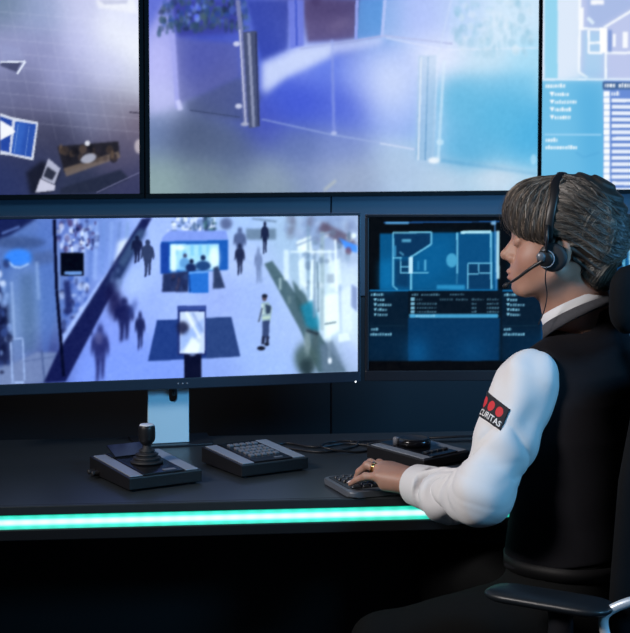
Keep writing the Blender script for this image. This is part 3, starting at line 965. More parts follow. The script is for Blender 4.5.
mon1, z1 = monitor(p1, ANG_M1, W1, H1, m1, 'wide monitor on a pale blue stand showing shoppers in a bright hall', .007, .007, .007, .026, W1 * .5 - .004, True, 'bezel_blue')
o = obj('power_light', lathe(bmesh.new(), [(0.0022, -0.0012), (0.0022, 0.0), (0.0012, 0.0008)], 12, Matrix.Rotation(math.pi / 2, 4, 'X')), emit_mat('white_power_light', (0.9, 0.95, 1, 1), 2.0), mon1)
q = PP(355.2, 381.4, r1, Vector((-U1.y, U1.x, 0)))
o.location = ((q - p1).dot(U1), -0.0042, q.z - DESK_Z)
for i in range(3):
    o = obj('button', lathe(bmesh.new(), [(0.0018, -0.001), (0.0018, 0.0), (0.001, 0.0005)], 10, Matrix.Rotation(math.pi / 2, 4, 'X')), M['silver'], mon1)
    o.location = ((PP(178 + i * 4.5, 382.5, r1, Vector((-U1.y, U1.x, 0))) - p1).dot(U1), -0.0044, z1 - .013)

# --- second monitor: dark blue planning software
ANG_M2 = math.radians(1.5)
U2 = Vector((math.cos(ANG_M2), math.sin(ANG_M2), 0))
p2 = PY(368.6, 370.6, 3.69)
H2 = PY(368.6, 217.2, 3.69).z - p2.z
W2 = 0.92
r2 = p2 + U2 * W2
cor2 = [proj(p2 + Vector((0, 0, H2))), proj(r2 + Vector((0, 0, H2))), proj(r2), proj(p2)]
m2 = Picture(cor2, 430, 180)


def plan_pane(dx):
    c = lambda pts: [(x_ + dx, y_) for x_, y_ in pts]
    m2.poly(c([(369, 217), (505, 217), (505, 371), (369, 371)]), (4, 7, 12), 1, .8)
    m2.line(c([(384, 223), (500, 222)]), 1.3, (30, 90, 160), .9, .5)
    m2.line(c([(386, 223.6), (409, 223.4)]), 2.2, (95, 170, 225), .9, .6)
    m2.poly(c([(369, 290), (502, 289), (502, 360), (369, 361)]), (5, 26, 46), 1, .8)
    m2.poly(c([(369, 330), (408, 330), (408, 361), (369, 361)]), (4, 38, 68), .7, 6)
    m2.poly(c([(380, 234), (498, 232), (498, 290), (380, 290)]), (6, 84, 136), 1, .8)
    m2.poly(c([(380, 262), (394, 258), (394, 290), (380, 290)]), (10, 120, 185), .7, 4)
    m2.poly(c([(415, 240), (455, 236), (450, 270), (415, 290)]), (8, 100, 160), .6, 6)
    m2.poly(c([(395, 234), (431, 234), (431, 244), (412, 257), (395, 257)]), (8, 48, 88), .9, 1)
    m2.poly(c([(395, 260), (410, 260), (410, 288), (395, 286)]), (8, 56, 98), .9, 1.5)
    m2.poly(c([(456, 236), (490, 234), (490, 290), (456, 290)]), (8, 76, 128), .8, 2)
    m2.poly(c([(468, 264), (492, 264), (492, 289), (468, 289)]), (8, 52, 92), .8, 1)
    wl = (120, 205, 240)
    for L, w_ in (([(393, 233), (431.5, 232.5), (431.5, 244.5), (411, 257.5)], 1.8), ([(393.5, 233), (393.5, 286), (398, 290)], 1.4), ([(393, 258), (402, 258)], 1.3),
                  ([(411.5, 256), (411.5, 291)], 2.2), ([(401, 258), (401, 273), (429, 273)], 1.1), ([(401, 267), (410, 267)], 1.0),
                  ([(457.5, 233), (457.5, 274)], 2.0), ([(461, 232.6), (491, 232), (491.5, 289)], 2.0), ([(468, 264), (468, 289)], 1.2), ([(468, 263.5), (491, 263.5)], 1.3), ([(479, 264), (479, 273), (491, 273)], 1.2), ([(468, 274), (479, 274)], 1.0)):
        m2.line(c(L), w_, wl, .85, .5)
    m2.rect(409 + dx, 257.5, 413 + dx, 273.5, (190, 235, 255), 1, .5)
    m2.rect(393.5 + dx, 246, 396.5 + dx, 257, (60, 150, 200), .8, .7)
    m2.rect(402 + dx, 239.5, 411.5 + dx, 242.5, (95, 180, 220), .85, .7)
    m2.line(c([(400, 252), (404, 255.5)]), 1.8, (95, 180, 220), .7, .6)
    m2.line(c([(418.5, 261), (418.5, 270)]), 1.8, (50, 145, 200), .7, .7)
    m2.line(c([(425.5, 260), (425.5, 271)]), 2.0, (110, 200, 240), .85, .6)
    m2.ell(452, 260.5, 5, 6.5, (70, 165, 210), .75, .8)
    m2.line(c([(461, 232.8), (491, 232.2)]), 2.6, (190, 240, 255), .9, .6)
    m2.rect(437 + dx, 285, 465 + dx, 289.5, (45, 150, 205), .85, .8)
    m2.line(c([(457.5, 274), (457, 284)]), 1.3, (70, 150, 190), .6, .6)
    m2.line(c([(495, 221), (496.5, 290)]), 1.4, (80, 150, 220), .8, .6)
    m2.rect(496.5 + dx, 231, 499.5 + dx, 279, (175, 225, 245), .95, .6)
    m2.ell(493.5 + dx, 223.5, 2.6, 1.8, (130, 190, 240), .9, .6)
    m2.line(c([(370, 290.5), (498, 290)]), 1.2, (20, 130, 200), .9, .5)
    # lists
    m2.rect(408.5 + dx, 291, 501 + dx, 317, (5, 18, 32), 1, .6)
    tx = (140, 210, 240)
    m2.text(371.5 + dx, 294.8, 12.5, 2.2, tx, 1, 71)
    for i, w_ in enumerate((10, 17, 13, 13)):
        yy = 300 + i * 4.9
        m2.poly(c([(374, yy - 1.6), (377.4, yy - 1.6), (375.7, yy + 1.4)]), tx, 1, .5)
        m2.text(377.6 + dx, yy, w_ - 3, 2.0, tx, .95, 80 + i)
    m2.text(371.5 + dx, 329.3, 7.5, 2.2, tx, .95, 90)
    m2.text(371 + dx, 334.3, 21, 2.2, tx, .95, 91)
    m2.line(c([(370, 325.5), (405, 325.5)]), .8, (15, 45, 65), .8, .5)
    m2.text(412 + dx, 294.8, 6.5, 1.6, tx, .6, 92)
    m2.text(421.5 + dx, 294.8, 19, 1.6, tx, .55, 93)
    m2.text(450 + dx, 294.6, 14, 1.6, tx, .6, 94)
    for xx, w_ in ((416.5, 6), (440, 13), (456, 12), (472, 12), (487, 12)):
        m2.text(xx + dx, 299.6, w_, 1.5, tx, .5, int(xx))
    for i in range(4):
        yy = 303.8 + i * 4.0
        m2.rect(411 + dx, yy - 1.6, 414.8 + dx, yy + 1.4, tx, .85, .5)
        m2.text(417 + dx, yy, 20, 1.5, tx, .55, 100 + i)
        m2.text(472 + dx, yy, 5, 1.5, tx, .55, 110 + i)
        m2.text(487 + dx, yy, 12, 1.5, tx, .6, 120 + i)
    m2.rect(411 + dx, 297.5, 414.8 + dx, 301, tx, .85, .5)
    m2.rect(409.5 + dx, 314, 498 + dx, 318, (70, 165, 215), .95, .6)
    m2.text(416 + dx, 316, 20, 1.4, (185, 235, 255), .8, 130)
    m2.poly(c([(408.5, 318), (500, 318), (499, 360), (408.5, 361)]), (5, 52, 94), 1, .7)
    m2.glow(418 + dx, 352, 12, 16, (10, 88, 145), .7)
    m2.glow(472 + dx, 350, 16, 14, (8, 72, 122), .6)
    m2.rect(369 + dx, 360.8, 505 + dx, 372, (5, 6, 9), 1, .6)


plan_pane(0)
plan_pane(132.6)
plan_pane(265.2)
m2.noise(1.0, 1.0, 6)
mon2, z2 = monitor(p2, ANG_M2, W2, H2, m2, 'monitor behind the operator showing a dark blue floor plan', .009, .007, .007, .026, W2 * .5, True, 'bezel')
# ================================================================ control units on the desk
def place_rect(FL, FR, BL, z):
    """front-left, front-right and back-left top corners in pixels -> origin, angle, width, depth"""
    a = PZ(*FL, z); b_ = PZ(*FR, z); c = PZ(*BL, z)
    u = (b_ - a); w = u.length; u.normalize()
    n = Vector((-u.y, u.x, 0))
    return a, math.atan2(u.y, u.x), w, (c - a).dot(n), (c - a).dot(u)


def unit(name, label, FL, FR, BL, cat='controller', hz=0.030):
    a, ang, w, d, sk = place_rect(FL, FR, BL, DESK_Z + hz)
    root = empty(name, (a.x, a.y, DESK_Z), ang)
    tag(root, label, cat, 'surveillance control units on the desk')
    bm = bmesh.new()
    # wedge body, front a little lower than the back, small gap for feet
    b2 = bmesh.new()
    pts = [(0, 0.004), (d, 0.004), (d, hz + .010), (0, hz)]
    prism(b2, [(p[0], p[1]) for p in pts], 0, w, 0.0)
    bmesh.ops.bevel(b2, geom=list(b2.edges), offset=0.002, segments=2, affect='EDGES', profile=0.5)
    mt = Matrix(((0, 0, 1, 0), (1, 0, 0, 0), (0, 1, 0, 0), (0, 0, 0, 1)))
    merge(bm, b2, mt)
    obj('body', bm, M['black'], root)
    slope = math.atan2(.010, d)
    top = lambda y: hz + .010 * y / d
    for x0, x1 in ((0.006, 0.006 + w * .17), (w - .006 - w * .17, w - .006)):
        bm = bmesh.new()
        box(bm, (x0, 0.006, 0), (x1, d - .008, 0.0022), 0.0008)
        obj('silver_strip', bm, M['silver'], root, loc=(0, 0, hz), rot=(slope, 0, 0))
    for x0 in (.015, w - .015):
        for y0 in (.015, d - .015):
            obj('foot', lathe(bmesh.new(), [(0.007, 0), (0.0075, 0.004)], 12), M['rubber'], root, loc=(x0, y0, 0))
    bm = bmesh.new()
    box(bm, (w * .22, 0.006, 0), (w * .78, d - .006, 0.0035), 0.0012)
    obj('centre_panel', bm, M['black_gloss'], root, loc=(0, 0, hz), rot=(slope, 0, 0))
    return root, w, d, top, slope


# joystick unit
ru, w, d, top, sl = unit('joystick_controller', 'black joystick controller with silver side strips beside the monitor stand', (129, 478.5), (202, 469.5), (95, 460))
bm = bmesh.new()
jx, jy = w * .5, d * .45
boot = [(0.034, 0.0), (0.036, 0.002), (0.036, 0.004), (0.030, 0.007), (0.026, 0.0075), (0.0305, 0.010), (0.0305, 0.012), (0.024, 0.015), (0.020, 0.0155), (0.025, 0.018), (0.025, 0.020), (0.018, 0.023), (0.014, 0.0235), (0.018, 0.026), (0.017, 0.028), (0.010, 0.032), (0.009, 0.040)]
jz = top(jy) + .003
o = obj('joystick_boot', lathe(bm, boot, 28), M['rubber'], ru, True, loc=(jx, jy, jz))
st = obj('joystick_handle', lathe(bmesh.new(), [(0.008, 0.036), (0.010, 0.040), (0.0165, 0.047), (0.0185, 0.054), (0.0185, 0.074), (0.0175, 0.080), (0.0165, 0.0815)], 28), M['black'], ru, True, loc=(jx, jy, jz))
obj('cap', lathe(bmesh.new(), [(0.016, 0.0816), (0.0160, 0.0830), (0.014, 0.0842)], 24), M['cap'], st, True)
bm = bmesh.new()                                              # tilted rear flap
box(bm, (0, 0, 0), (w * .56, .052, .003), .001)
obj('rear_flap', bm, M['black_gloss'], ru, loc=(w * .22, d - .055, top(d - .055) + .004), rot=(math.radians(20), 0, 0))
bm = bmesh.new()
box(bm, (0, 0, 0), (w * .16, .012, .001))
obj('mark', bm, M['keygrey'], ru, loc=(w * .52, .014, top(.014) + .0037), rot=(sl, 0, 0))
bm = bmesh.new()
for s_ in (0, 1):
    lathe(bm, [(0.006, 0), (0.006, 0.014), (0.004, 0.016)], 12, Matrix.Translation((-.001, d - .03 - s_ * .02, .012)) @ Matrix.Rotation(-math.pi / 2, 4, 'Y'))
obj('side_knob', bm, M['rubber'], ru)

# keypad unit
ru, w, d, top, sl = unit('keypad_controller', 'black keypad controller with rows of pale grey keys', (241.5, 465.5), (308.5, 457), (203.5, 450.6))
key = None
cols, rows = 5, 5
for r_ in range(rows):
    for c_ in range(cols):
        kw, kd = w * .46 / cols, d * .58 / rows
        if key is None:
            bm = bmesh.new(); box(bm, (-kw * .36, -kd * .30, 0), (kw * .36, kd * .30, .004), .001)
            o = key = obj('key', bm, M['keygrey'], ru)
        else:
            o = key.copy(); COL.objects.link(o); o.parent = ru
        y_ = d * .22 + (r_ + .5) * kd + (d * .05 if r_ == rows - 1 else 0)
        o.location = (w * .27 + (c_ + .5) * kw, y_, top(y_) + .0032); o.rotation_euler = (sl, 0, 0)
bm = bmesh.new(); box(bm, (0, 0, 0), (w * .12, .006, .0008))
obj('mark', bm, M['keygrey'], ru, loc=(w * .55, .016, top(.016) + .0037), rot=(sl, 0, 0))

# jog wheel unit
ru, w, d, top, sl = unit('jog_wheel_controller', 'low controller with a round jog wheel behind the keyboard', (424, 460.5), (470, 450.6), (375, 447.5), hz=.024)
jy = d * .60
st = obj('jog_wheel', lathe(bmesh.new(), [(0.040, 0), (0.040, 0.012), (0.037, 0.016), (0.030, 0.017), (0.028, 0.0145), (0.004, 0.0145)], 36), M['black_gloss'], ru, True, loc=(w * .52, jy, top(jy) + .003))
obj('wheel_ring', lathe(bmesh.new(), [(0.036, 0.0166), (0.0365, 0.0176), (0.031, 0.0180), (0.0305, 0.0170)], 36), M['keycap'], st, True)
bm = bmesh.new(); lathe(bm, [(0.008, 0), (0.008, 0.016), (0.006, 0.018)], 14)
obj('button', bm, M['keygrey'], ru, True, loc=(w * .32, d * .74, top(d * .74) + .003))
for i in range(4):
    bm = bmesh.new(); box(bm, (0, 0, 0), (w * .10, .010, .004), .001)
    obj('key', bm, M['keycap'], ru, loc=(w * (.26 + i * .125), .03, top(.03) + .0032), rot=(sl, 0, 0))

# ================================================================ keyboard
KZ = DESK_Z + 0.016
a, ang, w, d, sk = place_rect((343.5, 492.5), (402, 487.5), (327, 468.5), KZ)
kw_, kd_ = 0.430, max(0.135, min(0.165, d))
kb = empty('keyboard', (a.x + .014, a.y + .004, DESK_Z), ang)
tag(kb, 'grey computer keyboard with dark keys under the operator\'s hand', 'keyboard')


def rounded(x0, y0, x1, y1, r_, n=6):
    pts = []
    for cx_, cy_, a0 in ((x1 - r_, y0 + r_, -math.pi / 2), (x1 - r_, y1 - r_, 0), (x0 + r_, y1 - r_, math.pi / 2), (x0 + r_, y0 + r_, math.pi)):
        for i in range(n + 1):
            t_ = a0 + math.pi / 2 * i / n
            pts.append((cx_ + r_ * math.cos(t_), cy_ + r_ * math.sin(t_)))
    return pts


bm = bmesh.new(); prism(bm, rounded(0, 0, kw_, kd_, .018), .002, .014, .003)
obj('shell', bm, M['kb_body'], kb)
bm = bmesh.new(); prism(bm, rounded(.010, .030, kw_ - .010, kd_ - .010, .008), .0135, .0152, .0005)
obj('key_bed', bm, M['black'], kb)
key = None
def keycap(x_, y_, wd, dp=.0155):
    bm = bmesh.new()
    b2 = bmesh.new()
    box(b2, (-wd / 2, -dp / 2, 0), (wd / 2, dp / 2, .006), .0012, 1)
    for v in b2.verts:
        if v.co.z > .004: v.co.x *= 1 - .003 / wd; v.co.y *= .86
    merge(bm, b2)
    return obj('key', bm, M['keycap'], kb, loc=(x_, y_, .0150))
proto = {}
def put_key(x_, y_, wd, dp=.0155):
    kk = (round(wd, 4), round(dp, 4))
    if kk not in proto: proto[kk] = keycap(x_, y_, wd, dp)
    else:
        o = proto[kk].copy(); COL.objects.link(o); o.parent = kb; o.location = (x_, y_, .0150)
pit = .0187
sx, sy = .016, .040
for r_ in range(6):
    yy = sy + r_ * .0178 * (kd_ - .05) / .1068
    if r_ == 0:
        xx = sx
        for wd in (.024, .019, .022, .108, .022, .019, .024):
            put_key(xx + wd / 2, yy, wd - .003); xx += wd
    else:
        n_ = 14 if r_ < 5 else 14
        off = (.010, .007, .003, 0, 0)[r_ - 1]
        for i in range(n_ - (1 if r_ < 4 else 0)):
            put_key(sx + off + (i + .5) * pit * .93, yy, pit * .93 - .003, .0155 if r_ < 5 else .010)
    if r_ < 5:
        for i in range(4):
            put_key(.292 + .022 + (i + .5) * .0245, yy, .0205)
for x0 in (.03, kw_ - .03):
    for y0 in (.02, kd_ - .02):
        obj('foot', lathe(bmesh.new(), [(0.007, 0), (0.007, 0.0025)], 10), M['rubber'], kb, loc=(x0, y0, 0))

# ================================================================ cables lying behind the units
def cable(pix, label, r_=0.0032, lift=None):
    pts = []
    for i, p_ in enumerate(pix):
        x_, y_ = p_[0], p_[1]
        h_ = p_[2] if len(p_) > 2 else 0
        pts.append(PZ(x_, y_, DESK_Z + r_ + .0006 + h_))
    bm = bmesh.new()
    tube(bm, catmull(pts, 8), r_, 8)
    o = obj('cable', bm, M['cable'], None, True)
    return tag(o, label, 'cable', 'cables behind the control units')


cable([(262, 449), (285, 443), (315, 447), (345, 443.5), (372, 445.5)], 'black cable running from the keypad towards the jog wheel unit')
cable([(280, 447), (322, 452), (352, 447), (358, 443), (352, 441), (330, 442), (322, 447, .010), (356, 452), (385, 446.5)], 'looped black cable lying left of the jog wheel unit', .0028)
cable([(350, 441.5), (380, 440.5), (420, 441.5), (470, 440.3), (520, 441.5)], 'black cable lying along the rear edge of the desk', .0030)
cable([(366, 444.5), (395, 439.5, .012), (440, 437.5, .024), (480, 436, .026), (540, 436.5, .010)], 'arching black cable rising behind the jog wheel unit', .0030)
# ================================================================ implicit surfaces for soft shapes
def V(*a): return np.array(a, np.float64)


def rcone(P, a, b, r1, r2):
    a = np.asarray(a, float); b = np.asarray(b, float)
    ab = b - a
    t = np.clip(((P - a) @ ab) / (ab @ ab), 0, 1)
    return np.linalg.norm(P - a - t[:, None] * ab, axis=1) - (r1 + (r2 - r1) * t)


def ellip(P, c, r, B=None):
    q = P - np.asarray(c, float)
    if B is not None: q = q @ B
    r = np.asarray(r, float)
    k0 = np.linalg.norm(q / r, axis=1); k1 = np.linalg.norm(q / (r * r), axis=1) + 1e-9
    return k0 * (k0 - 1) / k1


def smin(a, b, k):
    h = np.clip(0.5 + 0.5 * (b - a) / k, 0, 1)
    return b * (1 - h) + a * h - k * h * (1 - h)


def smax(a, b, k): return -smin(-a, -b, k)


def sunion(ds, k):
    d = ds[0]
    for e_ in ds[1:]: d = smin(d, e_, k)
    return d


def near(fn, P, c, r):
    """evaluate fn only within r of c; elsewhere a safe positive distance"""
    dd = np.linalg.norm(P - np.asarray(c, float), axis=1) - r
    out = np.maximum(dd, 0) + .03
    m_ = dd < 0
    if m_.any(): out[m_] = fn(P[m_])
    return out


def sdf_mesh(fn, lo, hi, h, name, slack=1.5, blk=10):
    """surface nets over a sparsely evaluated grid"""
    lo = np.asarray(lo, float); hi = np.asarray(hi, float)
    nb = np.ceil((hi - lo) / (h * blk)).astype(int)
    n = nb * blk + 1
    D = np.full(n, 1.0, np.float32)
    bi = np.stack(np.meshgrid(*[np.arange(k_) for k_ in nb], indexing='ij'), -1).reshape(-1, 3)
    cen = lo + (bi + .5) * (h * blk)
    dc = fn(cen)
    act = np.abs(dc) < blk * h * .87 * slack
    loc = np.stack(np.meshgrid(*[np.arange(blk + 1)] * 3, indexing='ij'), -1).reshape(-1, 3)
    for b_, d_ in zip(bi[~act], dc[~act]):
        if d_ < 0:
            s = b_ * blk
            D[s[0]:s[0] + blk + 1, s[1]:s[1] + blk + 1, s[2]:s[2] + blk + 1] = -1.0
    ab = bi[act]
    for i in range(0, len(ab), 200):
        ch = ab[i:i + 200]
        idx = (ch[:, None, :] * blk + loc[None]).reshape(-1, 3)
        D[idx[:, 0], idx[:, 1], idx[:, 2]] = fn(lo + idx * h)
    S = D < 0
    c8 = [S[i:n[0] - 1 + i, j:n[1] - 1 + j, k_:n[2] - 1 + k_] for i in (0, 1) for j in (0, 1) for k_ in (0, 1)]
    cnt = sum(c.astype(np.int8) for c in c8)
    ci = np.argwhere((cnt > 0) & (cnt < 8))
    acc = np.zeros((len(ci), 3)); num = np.zeros(len(ci))
    corner = [np.array((i, j, k_)) for i in (0, 1) for j in (0, 1) for k_ in (0, 1)]
    for ia in range(8):
        for ib in range(ia + 1, 8):
            df = corner[ib] - corner[ia]
            if np.abs(df).sum() != 1: continue
            A = ci + corner[ia]; Bq = ci + corner[ib]
            da = D[A[:, 0], A[:, 1], A[:, 2]].astype(float); db = D[Bq[:, 0], Bq[:, 1], Bq[:, 2]].astype(float)
            m_ = (da < 0) != (db < 0)
            t = np.where(m_, da / np.where(np.abs(da - db) < 1e-12, 1, da - db), 0)
            acc[m_] += (A + t[:, None] * df)[m_]; num[m_] += 1
    vert = lo + acc / num[:, None] * h
    cid = np.full(n - 1, -1, np.int32)
    cid[ci[:, 0], ci[:, 1], ci[:, 2]] = np.arange(len(ci))
    quads = []
    for ax in range(3):
        sl0 = [slice(None)] * 3; sl1 = [slice(None)] * 3
        sl0[ax] = slice(0, n[ax] - 1); sl1[ax] = slice(1, n[ax])
        e_ = np.argwhere(S[tuple(sl0)] != S[tuple(sl1)])
        u_, v_ = [(1, 2), (2, 0), (0, 1)][ax]
        ok = (e_[:, u_] > 0) & (e_[:, v_] > 0) & (e_[:, u_] < n[u_] - 1) & (e_[:, v_] < n[v_] - 1)
        e_ = e_[ok]
        du = np.zeros(3, int); du[u_] = 1
        dv = np.zeros(3, int); dv[v_] = 1
        q = [e_ - du - dv, e_ - dv, e_, e_ - du]
        q = np.stack([cid[x_[:, 0], x_[:, 1], x_[:, 2]] for x_ in q], -1)
        ins = S[e_[:, 0], e_[:, 1], e_[:, 2]]
        q[~ins] = q[~ins][:, ::-1]
        quads.append(q)
    quads = np.concatenate(quads)
    quads = quads[(quads >= 0).all(1)]
    me = bpy.data.meshes.new(name)
    me.vertices.add(len(vert)); me.vertices.foreach_set('co', vert.ravel())
    me.loops.add(quads.size); me.loops.foreach_set('vertex_index', quads.ravel().astype(np.int32))
    me.polygons.add(len(quads))
    me.polygons.foreach_set('loop_start', np.arange(0, quads.size, 4)); me.polygons.foreach_set('loop_total', np.full(len(quads), 4))
    me.update(); me.validate()
    me.polygons.foreach_set('use_smooth', [True] * len(me.polygons))
    return me


def sdf_grad(fn, P, e_=5e-4):
    g = np.stack([fn(P + np.eye(3)[i] * e_) - fn(P - np.eye(3)[i] * e_) for i in range(3)], -1)
    return g / (np.linalg.norm(g, axis=1, keepdims=True) + 1e-9)


def project(fn, P, off=0.0, it=6):
    P = P.copy()
    for _ in range(it):
        P -= (fn(P) - off)[:, None] * sdf_grad(fn, P) * .9
    return P


def raymarch(fn, x_, y_, t0=2.2):
    d = np.array(ray(x_, y_).normalized()); o = np.array(CAM)
    t = t0
    for _ in range(200):
        s = fn((o + d * t)[None])[0]
        if s < 2e-4: return o + d * t
        t += max(s * .7, 1e-4)
        if t > 4.5: return None
    return o + d * t


# ================================================================ operator: joints
FT = V(-.80, .60, 0); RT = V(.60, .80, 0); UP = V(0, 0, 1)
NECK = V(.545, 2.975, 1.085)
E0 = V(.494, 2.967, 1.238)                       # between the ears
FH = V(-.956, .292, 0.0); FH /= np.linalg.norm(FH)
LH = -V(.292, .956, 0); LH /= np.linalg.norm(LH)   # her left, towards the camera
HB = np.stack([FH, LH, UP], 1)                   # world = E0 + HB @ local


def HL(*p): return E0 + HB @ np.array(p, float)


SH_L = V(.408, 2.865, .985); EL_L = V(.315, 2.79, .783); WR_L = V(.206, 3.000, .767)
SH_R = V(.640, 3.095, 1.000); EL_R = V(.680, 3.23, .810); WR_R = V(.530, 3.350, .773)
PELV = V(.535, 2.930, .545)
HIP_L = PELV - RT * .085; HIP_R = PELV + RT * .085
KN_L = HIP_L + V(-.35, .05, -.085); KN_R = HIP_R + V(-.30, .24, -.03)
AN_L = KN_L + V(.05, .02, -.38); AN_R = KN_R + V(.03, .02, -.43)

# hand frames (a along the hand, b to her left, c up)
HF = V(-.76, .65, 0); HF /= np.linalg.norm(HF); HLF = V(-HF[1], HF[0], 0)
if HLF[1] > 0: HLF = -HLF
HF2 = V(-.90, .44, 0); HF2 /= np.linalg.norm(HF2); HLF2 = V(-HF2[1], HF2[0], 0)
if HLF2[1] > 0: HLF2 = -HLF2


def hand_pts(W, f, l, side):
    lift = max(0.0, DESK_Z + .0215 + .0065 - (W[2] - .022))        # fingertips rest on the keys
    g = lambda a, b_, c: W + f * a + l * (b_ * side) + UP * (c + lift * min(1.0, max(0.0, (a - .05) / .09)))
    fingers = {
        'index': [g(.086, -.028, .010), g(.121, -.031, .013), g(.139, -.032, -.004), g(.148, -.032, -.022)],
        'middle': [g(.090, -.009, .013), g(.127, -.010, .016), g(.148, -.010, -.002), g(.157, -.010, -.022)],
        'ring': [g(.085, .011, .012), g(.118, .012, .017), g(.139, .013, .000), g(.149, .013, -.021)],
        'pinky': [g(.075, .030, .004), g(.104, .036, .000), g(.124, .039, -.010), g(.140, .040, -.021)],
        'thumb': [g(.022, -.026, -.006), g(.055, -.047, -.014), g(.084, -.055, -.018), g(.106, -.054, -.024)],
    }
    return g, fingers


def hand_sdf(P, W, f, l, side):
    g, F_ = hand_pts(W, f, l, side)
    palm = []
    for nm, w0, r1 in (('index', -.016, .0145), ('middle', -.005, .0145), ('ring', .006, .0135), ('pinky', .016, .0120)):
        palm.append(rcone(P, g(.0, w0, 0), F_[nm][0], .0185, r1))
    palm.append(rcone(P, g(.0, -.012, -.004), F_['thumb'][1], .018, .0130))
    palm.append(rcone(P, g(.02, .016, -.010), g(.062, .026, -.012), .014, .012))
    d = sunion(palm, .014)
    for nm, rr in (('index', (.0100, .0090, .0080, .0066)), ('middle', (.0102, .0092, .0081, .0067)), ('ring', (.0096, .0088, .0077, .0064)), ('pinky', (.0088, .0078, .0070, .0058)), ('thumb', (.0130, .0115, .0100, .0080))):
        pts = F_[nm]
        fd = sunion([rcone(P, pts[i], pts[i + 1], rr[i], rr[i + 1]) for i in range(3)], .003)
        fd = smin(fd, np.linalg.norm(P - pts[1], axis=1) - rr[1] * 1.06, .004)
        d = smin(d, fd, .005)
    return d


def head_sdf(P):
    q = (P - E0) @ HB
    s = q.copy(); s[:, 1] = np.abs(s[:, 1])       # mirrored features
    E = lambda c, r: ellip(q, c, r)
    ES = lambda c, r: ellip(s, c, r)
    d = E((-.004, 0, .052), (.101, .073, .078))
    d = smin(d, E((-.035, 0, .015), (.066, .062, .060)), .03)
    d = smin(d, E((.038, 0, -.020), (.054, .056, .070)), .03)
    d = smin(d, ES((.056, .036, -.020), (.033, .022, .030)), .02)          # cheeks
    d = smin(d, rcone(s, (.004, .050, -.040), (.072, .022, -.076), .017, .016), .022)   # jaw
    d = smin(d, E((.081, 0, -.077), (.022, .022, .017)), .016)              # chin
    d = smin(d, E((.083, 0, -.046), (.025, .034, .031)), .016)              # muzzle
    d = smin(d, rcone(s, (.092, .008, .035), (.077, .042, .036), .011, .010), .014)   # brow
    d = smax(d, -ES((.108, .034, .017), (.017, .017, .0125)), .010)         # sockets
    d = smin(d, ES((.0840, .0315, .0175), (.0135, .0150, .0120)), .0035)    # lids
    d = smin(d, rcone(q, (.095, 0, .022), (.1150, 0, -.009), .0075, .0100), .012)   # nose
    d = smin(d, rcone(q, (.088, 0, .016), (.100, 0, -.014), .0100, .0150), .008)
    d = smin(d, E((.1170, 0, -.0115), (.0100, .0100, .0092)), .006)
    d = smin(d, ES((.1020, .0120, -.0175), (.0105, .0065, .0075)), .005)
    d = smax(d, -ES((.1050, .0065, -.0255), (.0050, .0032, .0035)), .003)
    d = smin(d, E((.1050, 0, -.0435), (.0095, .0220, .0062)), .004)         # lips
    d = smin(d, E((.1035, 0, -.0560), (.0095, .0195, .0070)), .004)
    d = smax(d, -E((.1155, 0, -.0500), (.0065, .0260, .0012)), .002)
    d = smax(d, -E((.1105, 0, -.0665), (.0070, .0200, .0040)), .006)
    # ears
    ear = ES((-.008, .0745, .004), (.0165, .0075, .0310))
    ear = smax(ear, -ES((-.004, .0820, .006), (.0090, .0050, .0200)), .003)
    ear = smin(ear, ES((-.002, .0735, -.022), (.0085, .0055, .0095)), .004)
    d = smin(d, ear, .005)
    return d


def neck_sdf(P):
    return smin(rcone(P, HL(-.028, 0, -.030), NECK + V(0, 0, -.02), .050, .056), rcone(P, HL(.015, 0, -.060), NECK + FT * .035 + V(0, 0, -.05), .040, .046), .02)


# torso cross-sections: z, centre offset along facing / right, half width, half depth
TZ = np.array([.46, .52, .58, .64, .72, .80, .88, .95, 1.00, 1.04])
TC = np.array([[.550, 2.925], [.540, 2.930], [.530, 2.938], [.528, 2.944], [.532, 2.950], [.536, 2.956], [.538, 2.962], [.540, 2.968], [.543, 2.972], [.545, 2.975]])
TA = np.array([.170, .176, .172, .162, .154, .156, .160, .158, .150, .120])
TB = np.array([.120, .126, .128, .126, .122, .122, .122, .112, .092, .062])


def torso_sdf(P, grow=0.0):
    z = P[:, 2]
    cx = np.interp(z, TZ, TC[:, 0]); cy = np.interp(z, TZ, TC[:, 1])
    a = np.interp(z, TZ, TA) + grow; b_ = np.interp(z, TZ, TB) + grow
    dx = P[:, 0] - cx; dy = P[:, 1] - cy
    r_ = dx * RT[0] + dy * RT[1]; f_ = dx * FT[0] + dy * FT[1]
    m_ = (np.abs(r_ / a) ** 2.5 + np.abs(f_ / b_) ** 2.5) ** (1 / 2.5)
    d = (m_ - 1) * np.minimum(a, b_)
    return smax(smax(d, z - (1.035 + grow), .05), (.46 - grow) - z, .04)


def yoke_sdf(P, grow=0.0):
    d = rcone(P, NECK + V(0, 0, -.055), SH_L + RT * .035 + V(0, 0, .004), .070 + grow, .052 + grow)
    d = smin(d, rcone(P, NECK + V(0, 0, -.055), SH_R - RT * .035 + V(0, 0, .004), .070 + grow, .052 + grow), .03)
    return smin(d, rcone(P, NECK + V(0, 0, -.09), NECK + V(0, 0, .002) - FT * .008, .075 + grow, .056 + grow), .03)


def legs_sdf(P, g=0.0):
    d = []
    for hp, kn, an in ((HIP_L, KN_L, AN_L), (HIP_R, KN_R, AN_R)):
        d.append(smin(rcone(P, hp, kn, .082 + g, .057 + g), rcone(P, kn, an, .055 + g, .036 + g * 1.4), .03))
    return smin(d[0], d[1], .012)


